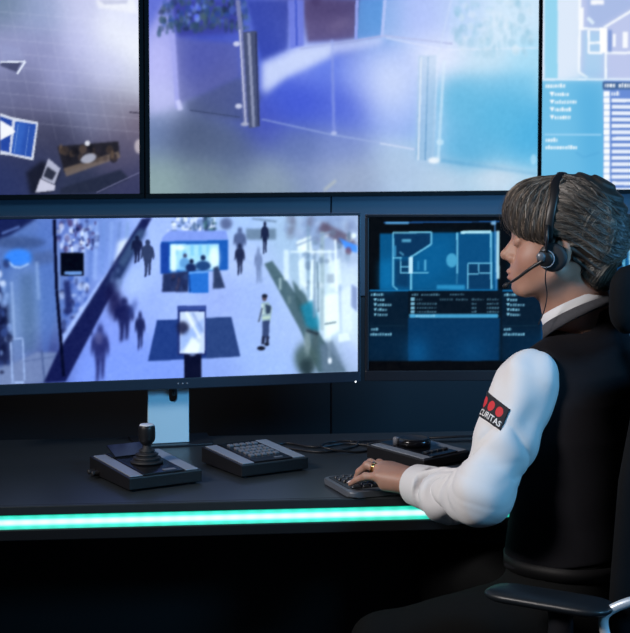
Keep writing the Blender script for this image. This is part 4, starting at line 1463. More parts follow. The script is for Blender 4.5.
def body_sdf(P):
    d = smin(near(head_sdf, P, HL(0, 0, .02), .17), neck_sdf(P), .022)
    d = smin(d, yoke_sdf(P, -.012), .03)
    d = smin(d, torso_sdf(P, -.014), .03)
    for S_, E_, W_, f, l, sd in ((SH_L, EL_L, WR_L, HF, HLF, 1), (SH_R, EL_R, WR_R, HF2, HLF2, -1)):
        arm = sunion([rcone(P, S_, E_, .044, .036), rcone(P, E_, W_, .037, .024)], .02)
        arm = smin(arm, rcone(P, W_ - (W_ - E_) * .1, W_ + f * .01, .0235, .020), .012)
        arm = smin(arm, near(lambda Q: hand_sdf(Q, W_, f, l, sd), P, W_ + f * .075, .125), .012)
        d = smin(d, arm, .02)
    d = smin(d, legs_sdf(P, -.012), .03)
    for an in (AN_L, AN_R):
        d = smin(d, rcone(P, an + V(0, 0, -.045), an + V(-.10, .05, -.055), .030, .022), .02)
    return d


# ---------------------------------------------------------------- cloth
def wob(P, s, ph=0.0):
    return (np.sin(P[:, 0] * s + 1.7 + ph) * np.sin(P[:, 1] * s * .9 + .4 + ph) + np.sin(P[:, 2] * s * 1.1 + 2.1 + ph) * np.sin((P[:, 0] + P[:, 1]) * s * .7 + ph)) * .5


def arm_coord(P, A, B_):
    ab = B_ - A; L = np.linalg.norm(ab); ab = ab / L
    t = (P - A) @ ab / L
    q = (P - A) - ((P - A) @ ab)[:, None] * ab
    up = UP - ab * ab[2]; up /= np.linalg.norm(up)
    sd = np.cross(ab, up)
    return t, np.arctan2(q @ sd, q @ up)


def sleeve_sdf(P, S_, E_, W_, folds=True):
    mid = S_ * .5 + E_ * .5 + V(.004, .0, .0)
    fm = E_ * .5 + W_ * .5 + V(0, 0, -.014)
    fd = (W_ - E_) / np.linalg.norm(W_ - E_)
    cuff0 = W_ - fd * .045 + V(0, 0, -.008); cuff1 = W_ + fd * .002 + V(0, 0, -.007)
    d = sunion([rcone(P, S_ + V(.004, 0, .004), mid, .070, .064), rcone(P, mid, E_ + V(.004, 0, .014), .061, .055)], .02)
    fore = sunion([rcone(P, E_ + V(-.006, .004, .0), fm, .053, .056), rcone(P, fm, cuff0, .054, .046)], .02)
    if folds:
        t, ph = arm_coord(P, E_, W_)
        env = np.clip((t - .05) / .25, 0, 1) * np.clip((.86 - t) / .12, 0, 1)
        u_ = t * 3.4 + .55 * np.sin(ph * 1.0 + .6) + .22 * np.sin(ph * 2.3 + 1.0) + .30 * wob(P, 34.0, .3)
        rg = (1 - np.abs(np.sin(u_ * math.pi))) ** 2
        fore = fore + env * (.0175 * rg - .0030) + env * .0030 * np.sin(u_ * 5.1 + ph * 2 + 3 * wob(P, 25.0))
        t2, ph2 = arm_coord(P, S_, E_)
        env2 = np.clip((t2 - .25) / .3, 0, 1) * np.clip((.80 - t2) / .25, 0, 1) * .8
        u2 = t2 * 3.0 + .6 * np.sin(ph2 + 2.4) + .35 * wob(P, 30.0, 2.0)
        d = d + env2 * (.0090 * (1 - np.abs(np.sin(u2 * math.pi))) ** 2 - .0015)
        env3 = np.clip((.75 - t2) / .4, 0, 1) * np.clip((t2 + .35) / .25, 0, 1)
        d = d + env3 * .0032 * np.sin(ph2 * 5.0 + t2 * 4.0 + .6 * np.sin(t2 * 9))
    d = smin(d, fore, .060) + .006
    if folds:                                   # creases fanning out from the crook of the elbow
        e1 = fd; e2 = (S_ - E_) - e1 * ((S_ - E_) @ e1); e2 = e2 / np.linalg.norm(e2)
        qk = P - (E_ + e1 * .050 + e2 * .048)
        rk = np.linalg.norm(qk, axis=1)
        ak = np.arctan2(qk @ e2, qk @ e1) + .45 * wob(P, 30.0, .9) + .5 * rk
        lat = qk @ np.cross(e1, e2)
        cr_ = (1 - np.abs(np.sin(ak * 2.6 + 7 * lat + .4))) ** 2 + .35 * (1 - np.abs(np.sin(ak * 4.7 + 5 * lat + 1.4))) ** 2
        d = d + .0085 * (cr_ - .18) * np.exp(-(rk / .095) ** 2)
    if folds:
        d = d + .0014 * wob(P, 85.0) + .0030 * wob(P, 42.0, 1.3)
    d = smax(d, (P - (cuff0 + fd * .004)) @ fd, .004)
    cuff = rcone(P, cuff0 - fd * .015, cuff1, .0460, .0420)
    cuff = smax(cuff, (P - cuff1) @ fd, .004)
    cuff = smax(cuff, -((P - (cuff0 - fd * .012)) @ fd), .004)
    return smin(d, cuff, .0035)


def shirt_sdf(P):
    d = smin(torso_sdf(P, -.006), yoke_sdf(P, -.006), .03)
    d = smax(d, .50 - P[:, 2], .01)
    d = smin(d, near(lambda Q: sleeve_sdf(Q, SH_L, EL_L, WR_L), P, EL_L * .6 + SH_L * .2 + WR_L * .2, .30), .010)
    d = smin(d, sleeve_sdf(P, SH_R, EL_R, WR_R, False), .010)
    return smax(d, -smin(neck_sdf(P) - .004, 1.0 + P[:, 0] * 0, .01), .004)


NCK_N = V(*(FT * .48 + UP * .80)); NCK_N /= np.linalg.norm(NCK_N)
COLC = V(.521, 2.966, 1.112)                      # collar ring centre


def vest_sdf(P):
    d = smin(torso_sdf(P, .004), yoke_sdf(P, .006), .03)
    # armholes
    for S_, E_, sg in ((SH_L, EL_L, -1), (SH_R, EL_R, 1)):
        cut = rcone(P, S_ + RT * (sg * .012) + V(0, 0, .03), S_ + RT * (sg * .020) + (E_ - S_) * .55, .060, .058)
        d = smax(d, -cut, .008)
    d = smax(d, .640 - P[:, 2] - .02 * ((P - PELV) @ FT) / .12, .006)
    d = smax(d, -(rcone(P, COLC + NCK_N * .10, COLC - NCK_N * .02, .070, .053)), .006)
    d = d + .0014 * wob(P, 42.0, .5) + .002 * wob(P, 19.0, 2.0)
    # centre back seam
    r_ = (P - COLC) @ RT
    return d + .0012 * np.exp(-(r_ / .0035) ** 2) * (((P - NECK) @ FT) < -.02)


def trousers_sdf(P):
    d = smin(legs_sdf(P, .004), smax(torso_sdf(P, .0), P[:, 2] - .660, .01), .03)
    for an in (AN_L, AN_R):
        d = smax(d, (an[2] - .035) - P[:, 2], .004)
    return d + .0025 * wob(P, 30.0) + .0015 * wob(P, 65.0, .8)


# ---------------------------------------------------------------- hair
HLu = np.array([-.16, -.10, -.075, -.055, -.040, -.026, -.014, .004, .014, .028, .045, .065, .085, .105, .14])
HLw = np.array([-.085, -.085, -.080, -.066, -.046, -.020, .022, .030, .006, .008, .012, .016, .021, .034, .070])


def hair_sdf(P):
    q = (P - E0) @ HB
    d = ellip(q, (.002, 0, .050), (.112, .086, .097))
    d = smin(d, ellip(q, (.058, 0, .078), (.062, .066, .064)), .02)            # fringe
    d = smin(d, ellip(q, (-.030, 0, .075), (.090, .078, .078)), .015)           # crown
    d = smin(d, ellip(q, (-.072, .004, .030), (.058, .070, .072)), .02)         # twist at the back
    d = smin(d, ellip(q, (-.060, 0, -.035), (.040, .054, .055)), .02)           # nape
    hl = np.interp(q[:, 0], HLu, HLw)
    d = smax(d, (hl - q[:, 2]) * .75, .006)
    d = d + .010 * np.clip((hl + .026 - q[:, 2]) / .026, 0, 1) ** 2 * np.clip((q[:, 0] - .01) / .03, 0, 1)
    w_ = q[:, 2]; u_ = q[:, 0]
    fr = np.clip((u_ - .0) / .04, 0, 1)
    d = d + .0020 * np.sin(np.arctan2(q[:, 1], u_ - .02) * 34 + 2 * np.sin(w_ * 40)) * fr
    bk = 1 - fr
    d = d + .0022 * np.sin((w_ - .55 * u_) * 330 + 1.5 * np.sin(u_ * 60)) * bk
    return d
# ================================================================ build the operator
def skin_material():
    m = mat('skin', (0.42, 0.235, 0.175), 0.5, var=0.10, scale=55, bump=0.18, bump_scale=500, sss=0.12)
    nt = m.node_tree
    b = nt.nodes['Principled BSDF']
    src = b.inputs['Base Color'].links[0].from_socket
    at = nt.nodes.new('ShaderNodeAttribute'); at.attribute_name = 'tint'
    mx = nt.nodes.new('ShaderNodeMix'); mx.data_type = 'RGBA'; mx.blend_type = 'MULTIPLY'
    mx.inputs[0].default_value = 1.0
    nt.links.new(src, mx.inputs[6]); nt.links.new(at.outputs['Color'], mx.inputs[7])
    nt.links.new(mx.outputs[2], b.inputs['Base Color'])
    return m


def tone_material(name, c0, c1, rough=0.4):
    m = bpy.data.materials.new(name)
    m.use_nodes = True
    nt = m.node_tree
    b = nt.nodes['Principled BSDF']
    b.inputs['Roughness'].default_value = rough
    at = nt.nodes.new('ShaderNodeAttribute'); at.attribute_name = 'tone'
    mx = nt.nodes.new('ShaderNodeMix'); mx.data_type = 'RGBA'
    mx.inputs[6].default_value = (*c0, 1); mx.inputs[7].default_value = (*c1, 1)
    nt.links.new(at.outputs['Fac'], mx.inputs[0]); nt.links.new(mx.outputs[2], b.inputs['Base Color'])
    return m


M['skin'] = skin_material()
M['shirt'] = mat('white_shirt_cotton', (0.74, 0.75, 0.78), 0.85, var=0.03, scale=20, bump=0.12, bump_scale=900, sheen=0.2)
M['collar'] = mat('white_collar_cotton', (0.74, 0.76, 0.80), 0.85, var=0.03, scale=20, bump=0.12, bump_scale=900)
M['vest'] = mat('dark_vest_wool', (0.007, 0.007, 0.010), 0.9, var=0.25, scale=200, bump=0.3, bump_scale=900, spec=0.2)
M['vest_collar'] = mat('charcoal_collar_wool', (0.055, 0.058, 0.07), 0.9, var=0.25, scale=200, bump=0.3, bump_scale=900)
M['trousers'] = mat('black_trouser_wool', (0.004, 0.0045, 0.005), 0.9, var=0.25, scale=200, bump=0.3, bump_scale=900, spec=0.15)
M['leather'] = mat('black_leather', (0.006, 0.006, 0.007), 0.6, bump=0.1, spec=0.25)
M['hair_base'] = mat('dark_hair_mass', (0.022, 0.018, 0.015), 0.6, var=0.5, scale=60, bump=0.3, bump_scale=250)
M['hair'] = tone_material('grey_brown_hair', (0.014, 0.012, 0.011), (0.42, 0.345, 0.28), 0.34)

BASE = Vector((float(PELV[0]), float(PELV[1]), 0))
person = empty('person', BASE)
tag(person, 'seated person in a white shirt and dark vest typing with a headset on', 'person')


def worn(name, me, material, parent=None, label=None):
    o = mesh_obj(name, me, material, parent or person)
    if parent is None: o.location = -BASE
    if label: o['label'] = label
    return o


body_me = sdf_mesh(body_sdf, (.02, 2.62, 0.0), (.84, 3.52, 1.42), .0029, 'body')
n_ = len(body_me.vertices)
co = np.empty(n_ * 3); body_me.vertices.foreach_get('co', co); co = co.reshape(-1, 3)
q = (co - E0) @ HB
tint = np.ones((n_, 4))
lip = np.exp(-((q[:, 0] - .099) / .012) ** 2 - (q[:, 1] / .020) ** 2 - ((q[:, 2] + .050) / .0105) ** 2)
chk = np.exp(-((q[:, 0] - .065) / .03) ** 2 - ((np.abs(q[:, 1]) - .045) / .025) ** 2 - ((q[:, 2] + .018) / .025) ** 2)
brow = np.exp(-((q[:, 2] - .040 + 8 * (np.abs(q[:, 1]) - .03) ** 2) / .0045) ** 2) * (q[:, 0] > .06) * np.clip((np.abs(q[:, 1]) - .010) / .006, 0, 1) * np.clip((.052 - np.abs(q[:, 1])) / .008, 0, 1)
for c, (l_, k_) in enumerate(((.06, .0), (.42, .10), (.34, .08))):
    tint[:, c] = (1 - l_ * lip) * (1 - k_ * chk) * (1 - .6 * brow)
at = body_me.attributes.new('tint', 'FLOAT_COLOR', 'POINT')
at.data.foreach_set('color', tint.ravel().astype(np.float32))
worn('body', body_me, M['skin'])

# eyes
for s_ in (1, -1):
    c = HL(.0815, .0315 * s_, .0172)
    b2 = bmesh.new(); bmesh.ops.create_uvsphere(b2, u_segments=20, v_segments=14, radius=.0125)
    b2.transform(Matrix.Translation(Vector(c) - BASE))
    e_ = obj('eye', b2, mat('eye_white', (0.72, 0.70, 0.68), 0.15), person, True)
    bm = bmesh.new()
    dirv = Vector(FH) + Vector((0, 0, -.10)); dirv.normalize()
    lathe(bm, [(0.0058, 0.0108), (0.0056, 0.0118), (0.002, 0.0131)], 18, Matrix.Translation(Vector(c) - BASE) @ dirv.to_track_quat('Z', 'Y').to_matrix().to_4x4())
    obj('iris', bm, mat('dark_iris', (0.05, 0.06, 0.07), 0.1), e_, True)

# shirt, vest, trousers
shirt = worn('shirt', sdf_mesh(shirt_sdf, (.12, 2.66, .46), (.80, 3.36, 1.16), .0028, 'shirt'), M['shirt'], label='white shirt')
vest = worn('vest', sdf_mesh(vest_sdf, (.34, 2.72, .56), (.76, 3.24, 1.18), .0032, 'vest'), M['vest'], label='dark vest')
worn('trousers', sdf_mesh(trousers_sdf, (.02, 2.66, .03), (.78, 3.46, .68), .0055, 'trousers'), M['trousers'], label='black trousers')


# collar bands about the neck
def collar_band(name, centre, n, r_in, height, flare, thick, gap, material, lift=0.0, seg=72):
    e1 = FT - n * (FT @ n); e1 /= np.linalg.norm(e1)
    e2 = np.cross(n, e1)
    bm = bmesh.new()
    rings = []
    for i in range(seg + 1):
        ph = gap + (2 * math.pi - 2 * gap) * i / seg
        dirv = e1 * math.cos(ph) * 1.02 + e2 * math.sin(ph)
        hh = height * (1.0 + .18 * math.cos(ph))
        prof = [(r_in, 0), (r_in - .0015, hh * .55), (r_in + flare * .1, hh), (r_in + flare * .1 + thick * .6, hh + thick * .5), (r_in + flare * .1 + thick * 1.2, hh), (r_in + flare * .5 + thick, hh * .5), (r_in + flare + thick, 0), (r_in + flare * .6, -thick * .4)]
        rings.append([bm.verts.new(Vector(centre + dirv * r_ + n * (h_ + lift)) - BASE) for r_, h_ in prof])
    k_ = len(rings[0])
    for a_, b_ in zip(rings[:-1], rings[1:]):
        for j in range(k_): bm.faces.new((a_[j], a_[(j + 1) % k_], b_[(j + 1) % k_], b_[j]))
    bm.faces.new(rings[0]); bm.faces.new(rings[-1][::-1])
    o = obj(name, bm, material, person, True)
    return o


collar_band('shirt_collar', COLC, NCK_N, .0625, .022, .006, .004, .18, M['collar'], lift=-.002)['label'] = 'white shirt collar'
collar_band('vest_collar', COLC, NCK_N, .0675, .020, .012, .004, .5, M['vest_collar'], lift=-.017)['label'] = 'charcoal vest collar'
# light tab at the front of the vest collar
q0 = raymarch(lambda P: np.minimum(vest_sdf(P), yoke_sdf(P, .012)), 551, 320)
if q0 is not None:
    bm = bmesh.new(); box(bm, (-.006, -.002, -.006), (.006, .002, .006), .001, 2, Matrix.Translation(Vector(q0) - BASE) @ Euler((0, .6, -.6)).to_matrix().to_4x4())
    obj('collar_tab', bm, M['collar'], person)['label'] = 'pale collar tab'

# belt
bm = bmesh.new()
pts = []
for i in range(65):
    t = 2 * math.pi * i / 64
    z = .634
    cx_, cy_ = np.interp(z, TZ, TC[:, 0]), np.interp(z, TZ, TC[:, 1])
    a_, b_ = np.interp(z, TZ, TA) + .0035, np.interp(z, TZ, TB) + .0035
    c_, s_ = math.cos(t), math.sin(t)
    sc = (abs(c_) ** 2.5 + abs(s_) ** 2.5) ** (-1 / 2.5)
    pts.append((cx_ + RT[0] * a_ * c_ * sc + FT[0] * b_ * s_ * sc, cy_ + RT[1] * a_ * c_ * sc + FT[1] * b_ * s_ * sc))
for i in range(64):
    v = [bm.verts.new(Vector((p_[0], p_[1], z_)) - BASE) for p_, z_ in ((pts[i], .622), (pts[i + 1], .622), (pts[i + 1], .648), (pts[i], .648))]
    bm.faces.new(v)
bmesh.ops.remove_doubles(bm, verts=bm.verts, dist=1e-5)
bmesh.ops.solidify(bm, geom=list(bm.faces), thickness=-.003)
obj('belt', bm, M['leather'], person, True)

# shoes
for an, nm in ((AN_L, 'l'), (AN_R, 'r')):
    fd = V(-.9, .43, 0)
    def shoe(P, an=an, fd=fd):
        h0 = V(an[0], an[1], 0)
        d = rcone(P, h0 - fd * .02 + UP * .045, h0 + fd * .13 + UP * .034, .043, .036)
        d = smin(d, rcone(P, h0 + UP * .05, h0 + UP * .085, .042, .044), .02)
        return smax(d, .004 - P[:, 2], .004)
    worn('shoe', sdf_mesh(shoe, (an[0] - .24, an[1] - .1, 0), (an[0] + .1, an[1] + .18, .14), .005, 'shoe'), M['leather'])

# fingernails and ring
for W_, f, l, sd in ((WR_L, HF, HLF, 1), (WR_R, HF2, HLF2, -1)):
    g, Fg = hand_pts(W_, f, l, sd)
    for nm, r_ in (('index', .0066), ('middle', .0067), ('ring', .0064), ('pinky', .0058), ('thumb', .008)):
        a_, b_ = Fg[nm][2], Fg[nm][3]
        dv = (b_ - a_) / np.linalg.norm(b_ - a_)
        nr = UP - dv * dv[2]
        if nm == 'thumb': nr = nr - l * sd * .8
        if np.linalg.norm(nr) < .3: nr = f
        nr = nr - dv * (nr @ dv); nr /= np.linalg.norm(nr)
        side = np.cross(dv, nr)
        Mx = Matrix((( *side, 0), ( *dv, 0), ( *nr, 0), (0, 0, 0, 1))).transposed()
        b2 = bmesh.new()
        bmesh.ops.create_uvsphere(b2, u_segments=12, v_segments=8, radius=1.0)
        for v in b2.verts: v.co = Vector((v.co.x * r_ * .80, v.co.y * r_ * 1.15, v.co.z * .0016 - (v.co.x * .8) ** 2 * .0022))
        b2.transform(Matrix.Translation(Vector(b_ + nr * (r_ * .93) + dv * .001) - BASE) @ Mx)
        obj('fingernail', b2, mat('pale_nail', (0.78, 0.68, 0.66), 0.25), person, True)

g, Fg = hand_pts(WR_L, HF, HLF, 1)
rp = Fg['ring'][0] * .5 + Fg['ring'][1] * .5
dv = (Fg['ring'][1] - Fg['ring'][0]); dv /= np.linalg.norm(dv)
e1 = UP - dv * dv[2]; e1 /= np.linalg.norm(e1); e2 = np.cross(dv, e1)
ring = empty('finger_ring', Vector(rp))
tag(ring, 'gold ring on the hand typing at the keyboard', 'ring')
for off, rr in ((-.0026, .0016), (.0016, .0012)):
    bm = bmesh.new()
    tube(bm, [e1 * (.0102 * math.cos(t)) + e2 * (.0102 * math.sin(t)) + dv * (off + .001 * math.sin(t)) for t in np.linspace(0, 2 * math.pi, 33)], rr, 8)
    obj('band', bm, M['gold'], ring, True)
bm = bmesh.new(); bmesh.ops.create_icosphere(bm, subdivisions=2, radius=.0030, matrix=Matrix.Translation(Vector(e1 * .0112 + HLF * .003)))
obj('stone', bm, M['chrome'], ring, True)

# ---------------------------------------------------------------- hair mass and strands
hair_me = sdf_mesh(hair_sdf, HL(-.19, .12, -.14).clip(-9, 9) * 0 + np.array((.30, 2.80, 1.12)), (.68, 3.13, 1.44), .0026, 'hair')
hair = worn('hair', hair_me, M['hair_base'])
hair['label'] = 'grey brown hair pinned up behind'


def hair_world_fn(P): return hair_sdf(P)


rs = np.random.default_rng(5)
NP = 14
S = []
tone = []


def bez(a, b_, c, d, t):
    t = t[:, None]
    return (1 - t) ** 3 * a + 3 * (1 - t) ** 2 * t * b_ + 3 * (1 - t) * t * t * c + t ** 3 * d


tt = np.linspace(0, 1, NP)
def add(a, b_, c, d, tn):
    S.append(bez(np.array(a), np.array(b_), np.array(c), np.array(d), tt)); tone.append(tn)

for i in range(1150):                       # fringe: from the parting forward and down
    sd = 1 if rs.random() < .80 else -1
    k_ = rs.random()                        # 0 brow centre .. 1 in front of the ear
    u1 = .118 - .098 * k_ ** 1.1 + rs.normal() * .003
    v1 = sd * (.012 + .074 * k_ ** .62)
    w1 = float(np.interp(u1, HLu, HLw)) + rs.uniform(-.010, .012) - .006 * math.sin(k_ * 41) ** 4
    r0 = (.030 - .035 * k_ + rs.normal() * .006, sd * (.006 + .030 * rs.random() * (0.4 + k_)), .150)
    m1_ = (.085 - .075 * k_ + rs.normal() * .006, sd * (.010 + .055 * k_), .150 - .01 * k_)
    m2_ = (.128 - .100 * k_ + rs.normal() * .006, sd * (.016 + .082 * k_), .088 + rs.normal() * .006)
    cl = math.sin(k_ * 37) * .5 + .5
    add(r0, m1_, m2_, (u1, v1, w1), np.clip(.03 + .75 * cl ** 4 * rs.random() + .6 * rs.random() ** 5, 0, 1))
for i in range(1500):                       # sides: swept back in arcs to the twist
    sd = 1 if rs.random() < .85 else -1
    k_ = rs.random()                        # 0 low behind the ear .. 1 crown
    w0 = .012 + .140 * k_
    u0 = .004 + .020 * rs.random() - .03 * (k_ < .15)
    v0 = sd * .085 * math.sqrt(max(0.02, 1 - ((w0 - .05) / .105) ** 2))
    u1 = -.112 + rs.normal() * .012
    w1 = .060 - .075 * rs.random() + .035 * (k_ - .5)
    v1 = sd * (.050 * rs.random())
    m1_ = (u0 - .045, v0 * 1.02, w0 + .010 - .012 * k_)
    m2_ = (u1 + .018, v1 + sd * .052, w1 + .030 * (k_ - .25))
    cl = math.sin(k_ * 29 + 1) * .5 + .5
    add((u0, v0, w0), m1_, m2_, (u1, v1, w1), np.clip(.015 + .32 * cl ** 4 * rs.random() + .38 * rs.random() ** 5, 0, 1))
for i in range(450):                        # nape upwards
    sd = 1 if rs.random() < .85 else -1
    u0 = -.036 - .05 * rs.random(); w0 = float(np.interp(u0, HLu, HLw)) + rs.uniform(-.004, .012)
    v0 = sd * .056 * rs.uniform(.5, 1)
    u1 = -.112 + rs.normal() * .012
    add((u0, v0, w0), (u0 - .014, v0 * 1.1, w0 + .035), (u1 + .01, v0 * .9, -.01), (u1, sd * .03 * rs.random(), .02 + rs.normal() * .02), np.clip(.05 + .3 * rs.random() ** 2, 0, 1))
for i in range(260):                        # twist rolled at the back
    ph = rs.uniform(0, 2 * math.pi); rr = rs.uniform(.02, .062)
    c_ = (-.085, .055, .040)
    a_ = [(c_[0] + rr * math.cos(ph + k_) * .8, .085, c_[2] + rr * math.sin(ph + k_)) for k_ in (0, -.5, -1.0, -1.5)]
    add(*a_, np.clip(.08 + .5 * rs.random() ** 2, 0, 1))
S = np.array(S); ns = len(S)
W_ = E0 + S.reshape(-1, 3) @ HB.T
W_ = project(hair_world_fn, W_, 0.0, 5)
off = np.repeat(rs.uniform(-.0002, .0022, ns), NP) * np.tile(np.sin(np.pi * tt) * .8 + .2, ns)
W_ = W_ + sdf_grad(hair_world_fn, W_) * off[:, None]
W_ = W_.reshape(ns, NP, 3)
Wf = W_.copy()
Wf[:, 1:-1] = (W_[:, :-2] + W_[:, 1:-1] * 2 + W_[:, 2:]) / 4
W_ = Wf
# a few loose hairs
loose = []
for i in range(70):
    a_ = W_[rs.integers(0, ns)]
    nrm = sdf_grad(hair_world_fn, a_)
    loose.append(a_ + nrm * (np.linspace(0, 1, NP) ** 2 * rs.uniform(.004, .014))[:, None])
W_ = np.concatenate([W_, np.array(loose)]); tone = np.array(tone + [.35] * 70)
rad = np.concatenate([rs.uniform(.0005, .0012, ns), np.full(70, .00025)])
T = np.gradient(W_, axis=1); T /= np.linalg.norm(T, axis=2, keepdims=True) + 1e-9
A1 = np.cross(T, UP + 0.3); A1 /= np.linalg.norm(A1, axis=2, keepdims=True) + 1e-9
A2 = np.cross(T, A1)
taper = (.35 + .65 * np.sin(np.pi * np.clip(tt * .9 + .1, 0, 1)) ** .6)
vv = []
for k_ in range(3):
    ph = 2 * math.pi * k_ / 3
    vv.append(W_ + (A1 * math.cos(ph) + A2 * math.sin(ph)) * (rad[:, None] * taper[None])[..., None])
vv = np.stack(vv, 2)                          # strand, point, side, xyz
nS = len(W_)
idx = np.arange(nS * NP * 3).reshape(nS, NP, 3)
qd = []
for k_ in range(3):
    k2 = (k_ + 1) % 3
    qd.append(np.stack([idx[:, :-1, k_], idx[:, :-1, k2], idx[:, 1:, k2], idx[:, 1:, k_]], -1).reshape(-1, 4))
qd = np.concatenate(qd)
me = bpy.data.meshes.new('hair_strands')
me.vertices.add(nS * NP * 3); me.vertices.foreach_set('co', vv.ravel())
me.loops.add(qd.size); me.loops.foreach_set('vertex_index', qd.ravel().astype(np.int32))
me.polygons.add(len(qd)); me.polygons.foreach_set('loop_start', np.arange(0, qd.size, 4)); me.polygons.foreach_set('loop_total', np.full(len(qd), 4))
me.update()
me.polygons.foreach_set('use_smooth', [True] * len(me.polygons))
at = me.attributes.new('tone', 'FLOAT', 'POINT')
at.data.foreach_set('value', np.repeat(tone, NP * 3).astype(np.float32))
hs = mesh_obj('hair_strands', me, M['hair'], hair)
hs['kind'] = 'stuff'

# ---------------------------------------------------------------- sleeve patch
def sl_fn(P): return shirt_sdf(P)


tr = raymarch(sl_fn, 511.0, 409.5); br = raymarch(sl_fn, 500.5, 431.5); tl = raymarch(sl_fn, 496.0, 399.5)
PH = float(np.linalg.norm(tr - br)); PWD = PH * 2.0
NU, NV = 37, 21
smooth_arm = lambda P: sunion([rcone(P, SH_L + V(.004, 0, .004), SH_L * .5 + EL_L * .5, .066, .060), rcone(P, SH_L * .5 + EL_L * .5, EL_L, .062, .057)], .02)
cur = br + (tr - br) * np.linspace(0, 1, NV)[:, None]
cur = project(sl_fn, cur)
dirv = np.repeat(((tl - tr) / np.linalg.norm(tl - tr))[None], NV, 0)
cols_ = [cur]
for i in range(1, NU):
    nrm = sdf_grad(smooth_arm, cur)
    dirv = dirv - nrm * np.sum(dirv * nrm, 1, keepdims=True)
    dirv /= np.linalg.norm(dirv, axis=1, keepdims=True)
    cur = project(sl_fn, cur + dirv * (PWD / (NU - 1)), 0.0, 3)
    cols_.append(cur)
rows = np.stack(cols_[::-1], 1)               # v, u (left to right), xyz
G = np.array(rows)                            # v, u, xyz
Gs = G.copy()
for _ in range(6):                            # stiff badge bridges the fine creases
    Gp = np.pad(Gs, ((1, 1), (1, 1), (0, 0)), mode='edge')
    Gs = (Gp[:-2, 1:-1] + Gp[2:, 1:-1] + Gp[1:-1, :-2] + Gp[1:-1, 2:]) / 4
Gs[0], Gs[-1], Gs[:, 0], Gs[:, -1] = (Gs[0] + G[0]) / 2, (Gs[-1] + G[-1]) / 2, (Gs[:, 0] + G[:, 0]) / 2, (Gs[:, -1] + G[:, -1]) / 2
GN = np.cross(np.gradient(Gs, axis=1), np.gradient(Gs, axis=0)); GN /= np.linalg.norm(GN, axis=2, keepdims=True)
ctr = SH_L * .5 + EL_L * .5
if np.mean(np.sum(GN * (Gs - ctr), 2)) < 0: GN = -GN


def on_patch(s, t, off):
    """s, t in 0..1 -> world"""
    x_ = np.clip(s, 0, 1) * (NU - 1); y_ = np.clip(t, 0, 1) * (NV - 1)
    i = min(int(x_), NU - 2); j = min(int(y_), NV - 2); fx, fy = x_ - i, y_ - j
    bl = lambda A: (A[j, i] * (1 - fx) + A[j, i + 1] * fx) * (1 - fy) + (A[j + 1, i] * (1 - fx) + A[j + 1, i + 1] * fx) * fy
    return Vector(bl(Gs) + bl(GN) * off) - BASE


bm = bmesh.new()
top_ = [[bm.verts.new(on_patch(i / (NU - 1), j / (NV - 1), .0030)) for i in range(NU)] for j in range(NV)]
bot_ = [[bm.verts.new(on_patch(i / (NU - 1), j / (NV - 1), -.0010)) for i in range(NU)] for j in range(NV)]
for j in range(NV - 1):
    for i in range(NU - 1):
        bm.faces.new((top_[j][i], top_[j][i + 1], top_[j + 1][i + 1], top_[j + 1][i]))
        bm.faces.new((bot_[j][i], bot_[j + 1][i], bot_[j + 1][i + 1], bot_[j][i + 1]))
for i in range(NU - 1):
    bm.faces.new((bot_[0][i], bot_[0][i + 1], top_[0][i + 1], top_[0][i])); bm.faces.new((top_[-1][i], top_[-1][i + 1], bot_[-1][i + 1], bot_[-1][i]))
for j in range(NV - 1):
    bm.faces.new((top_[j][0], top_[j + 1][0], bot_[j + 1][0], bot_[j][0])); bm.faces.new((bot_[j][-1], bot_[j + 1][-1], top_[j + 1][-1], top_[j][-1]))
patch = obj('sleeve_patch', bm, mat('black_badge_cloth', (0.012, 0.012, 0.018), 0.8, bump=0.2), person, True)
patch['label'] = 'black badge with red dots and white lettering'
M['red'] = mat('red_badge_thread', (0.62, 0.025, 0.035), 0.7, bump=0.2, bump_scale=900)
M['white_thread'] = mat('white_badge_thread', (0.75, 0.76, 0.78), 0.7)
R_ = .225 * PH
for kx in (-1, 0, 1):
    bm = bmesh.new()
    cs, ct = .5 + kx * .285, .62
    rings = []
    for rr in (1e-4, .35, .7, 1.0):
        rings.append([bm.verts.new(on_patch(cs + math.cos(2 * math.pi * i / 28) * R_ * rr / PWD, ct + math.sin(2 * math.pi * i / 28) * R_ * rr / PH, .0036 if rr < 1 else .0028)) for i in range(28)])
    for a_, b_ in zip(rings[:-1], rings[1:]):
        for i in range(28): bm.faces.new((a_[i], a_[(i + 1) % 28], b_[(i + 1) % 28], b_[i]))
    obj('red_dot', bm, M['red'], patch, True)
cu = bpy.data.curves.new('tmp_text', 'FONT')
cu.body = 'SECURITAS'; cu.size = 1.0; cu.align_x = 'CENTER'
cu.resolution_u = 3; cu.offset = 0.018
to = bpy.data.objects.new('tmp_text', cu); COL.objects.link(to)
bpy.context.view_layer.update()
tm = bpy.data.meshes.new_from_object(to.evaluated_get(bpy.context.evaluated_depsgraph_get()))
bpy.data.objects.remove(to); bpy.data.curves.remove(cu)
bm = bmesh.new(); bm.from_mesh(tm); bpy.data.meshes.remove(tm)
bmesh.ops.triangulate(bm, faces=bm.faces)
bmesh.ops.subdivide_edges(bm, edges=[e_ for e_ in bm.edges if e_.calc_length() > .25], cuts=2)
xs = [v.co.x for v in bm.verts]; x0, x1 = min(xs), max(xs)
for v in bm.verts:
    s_ = .5 + (v.co.x / (x1 - x0)) * .90
    t_ = .11 + v.co.y / .73 * .25
    v.co = on_patch(s_, t_, .0037)
me = bpy.data.meshes.new('lettering'); bm.to_mesh(me); bm.free()
mesh_obj('lettering', me, M['white_thread'], patch)

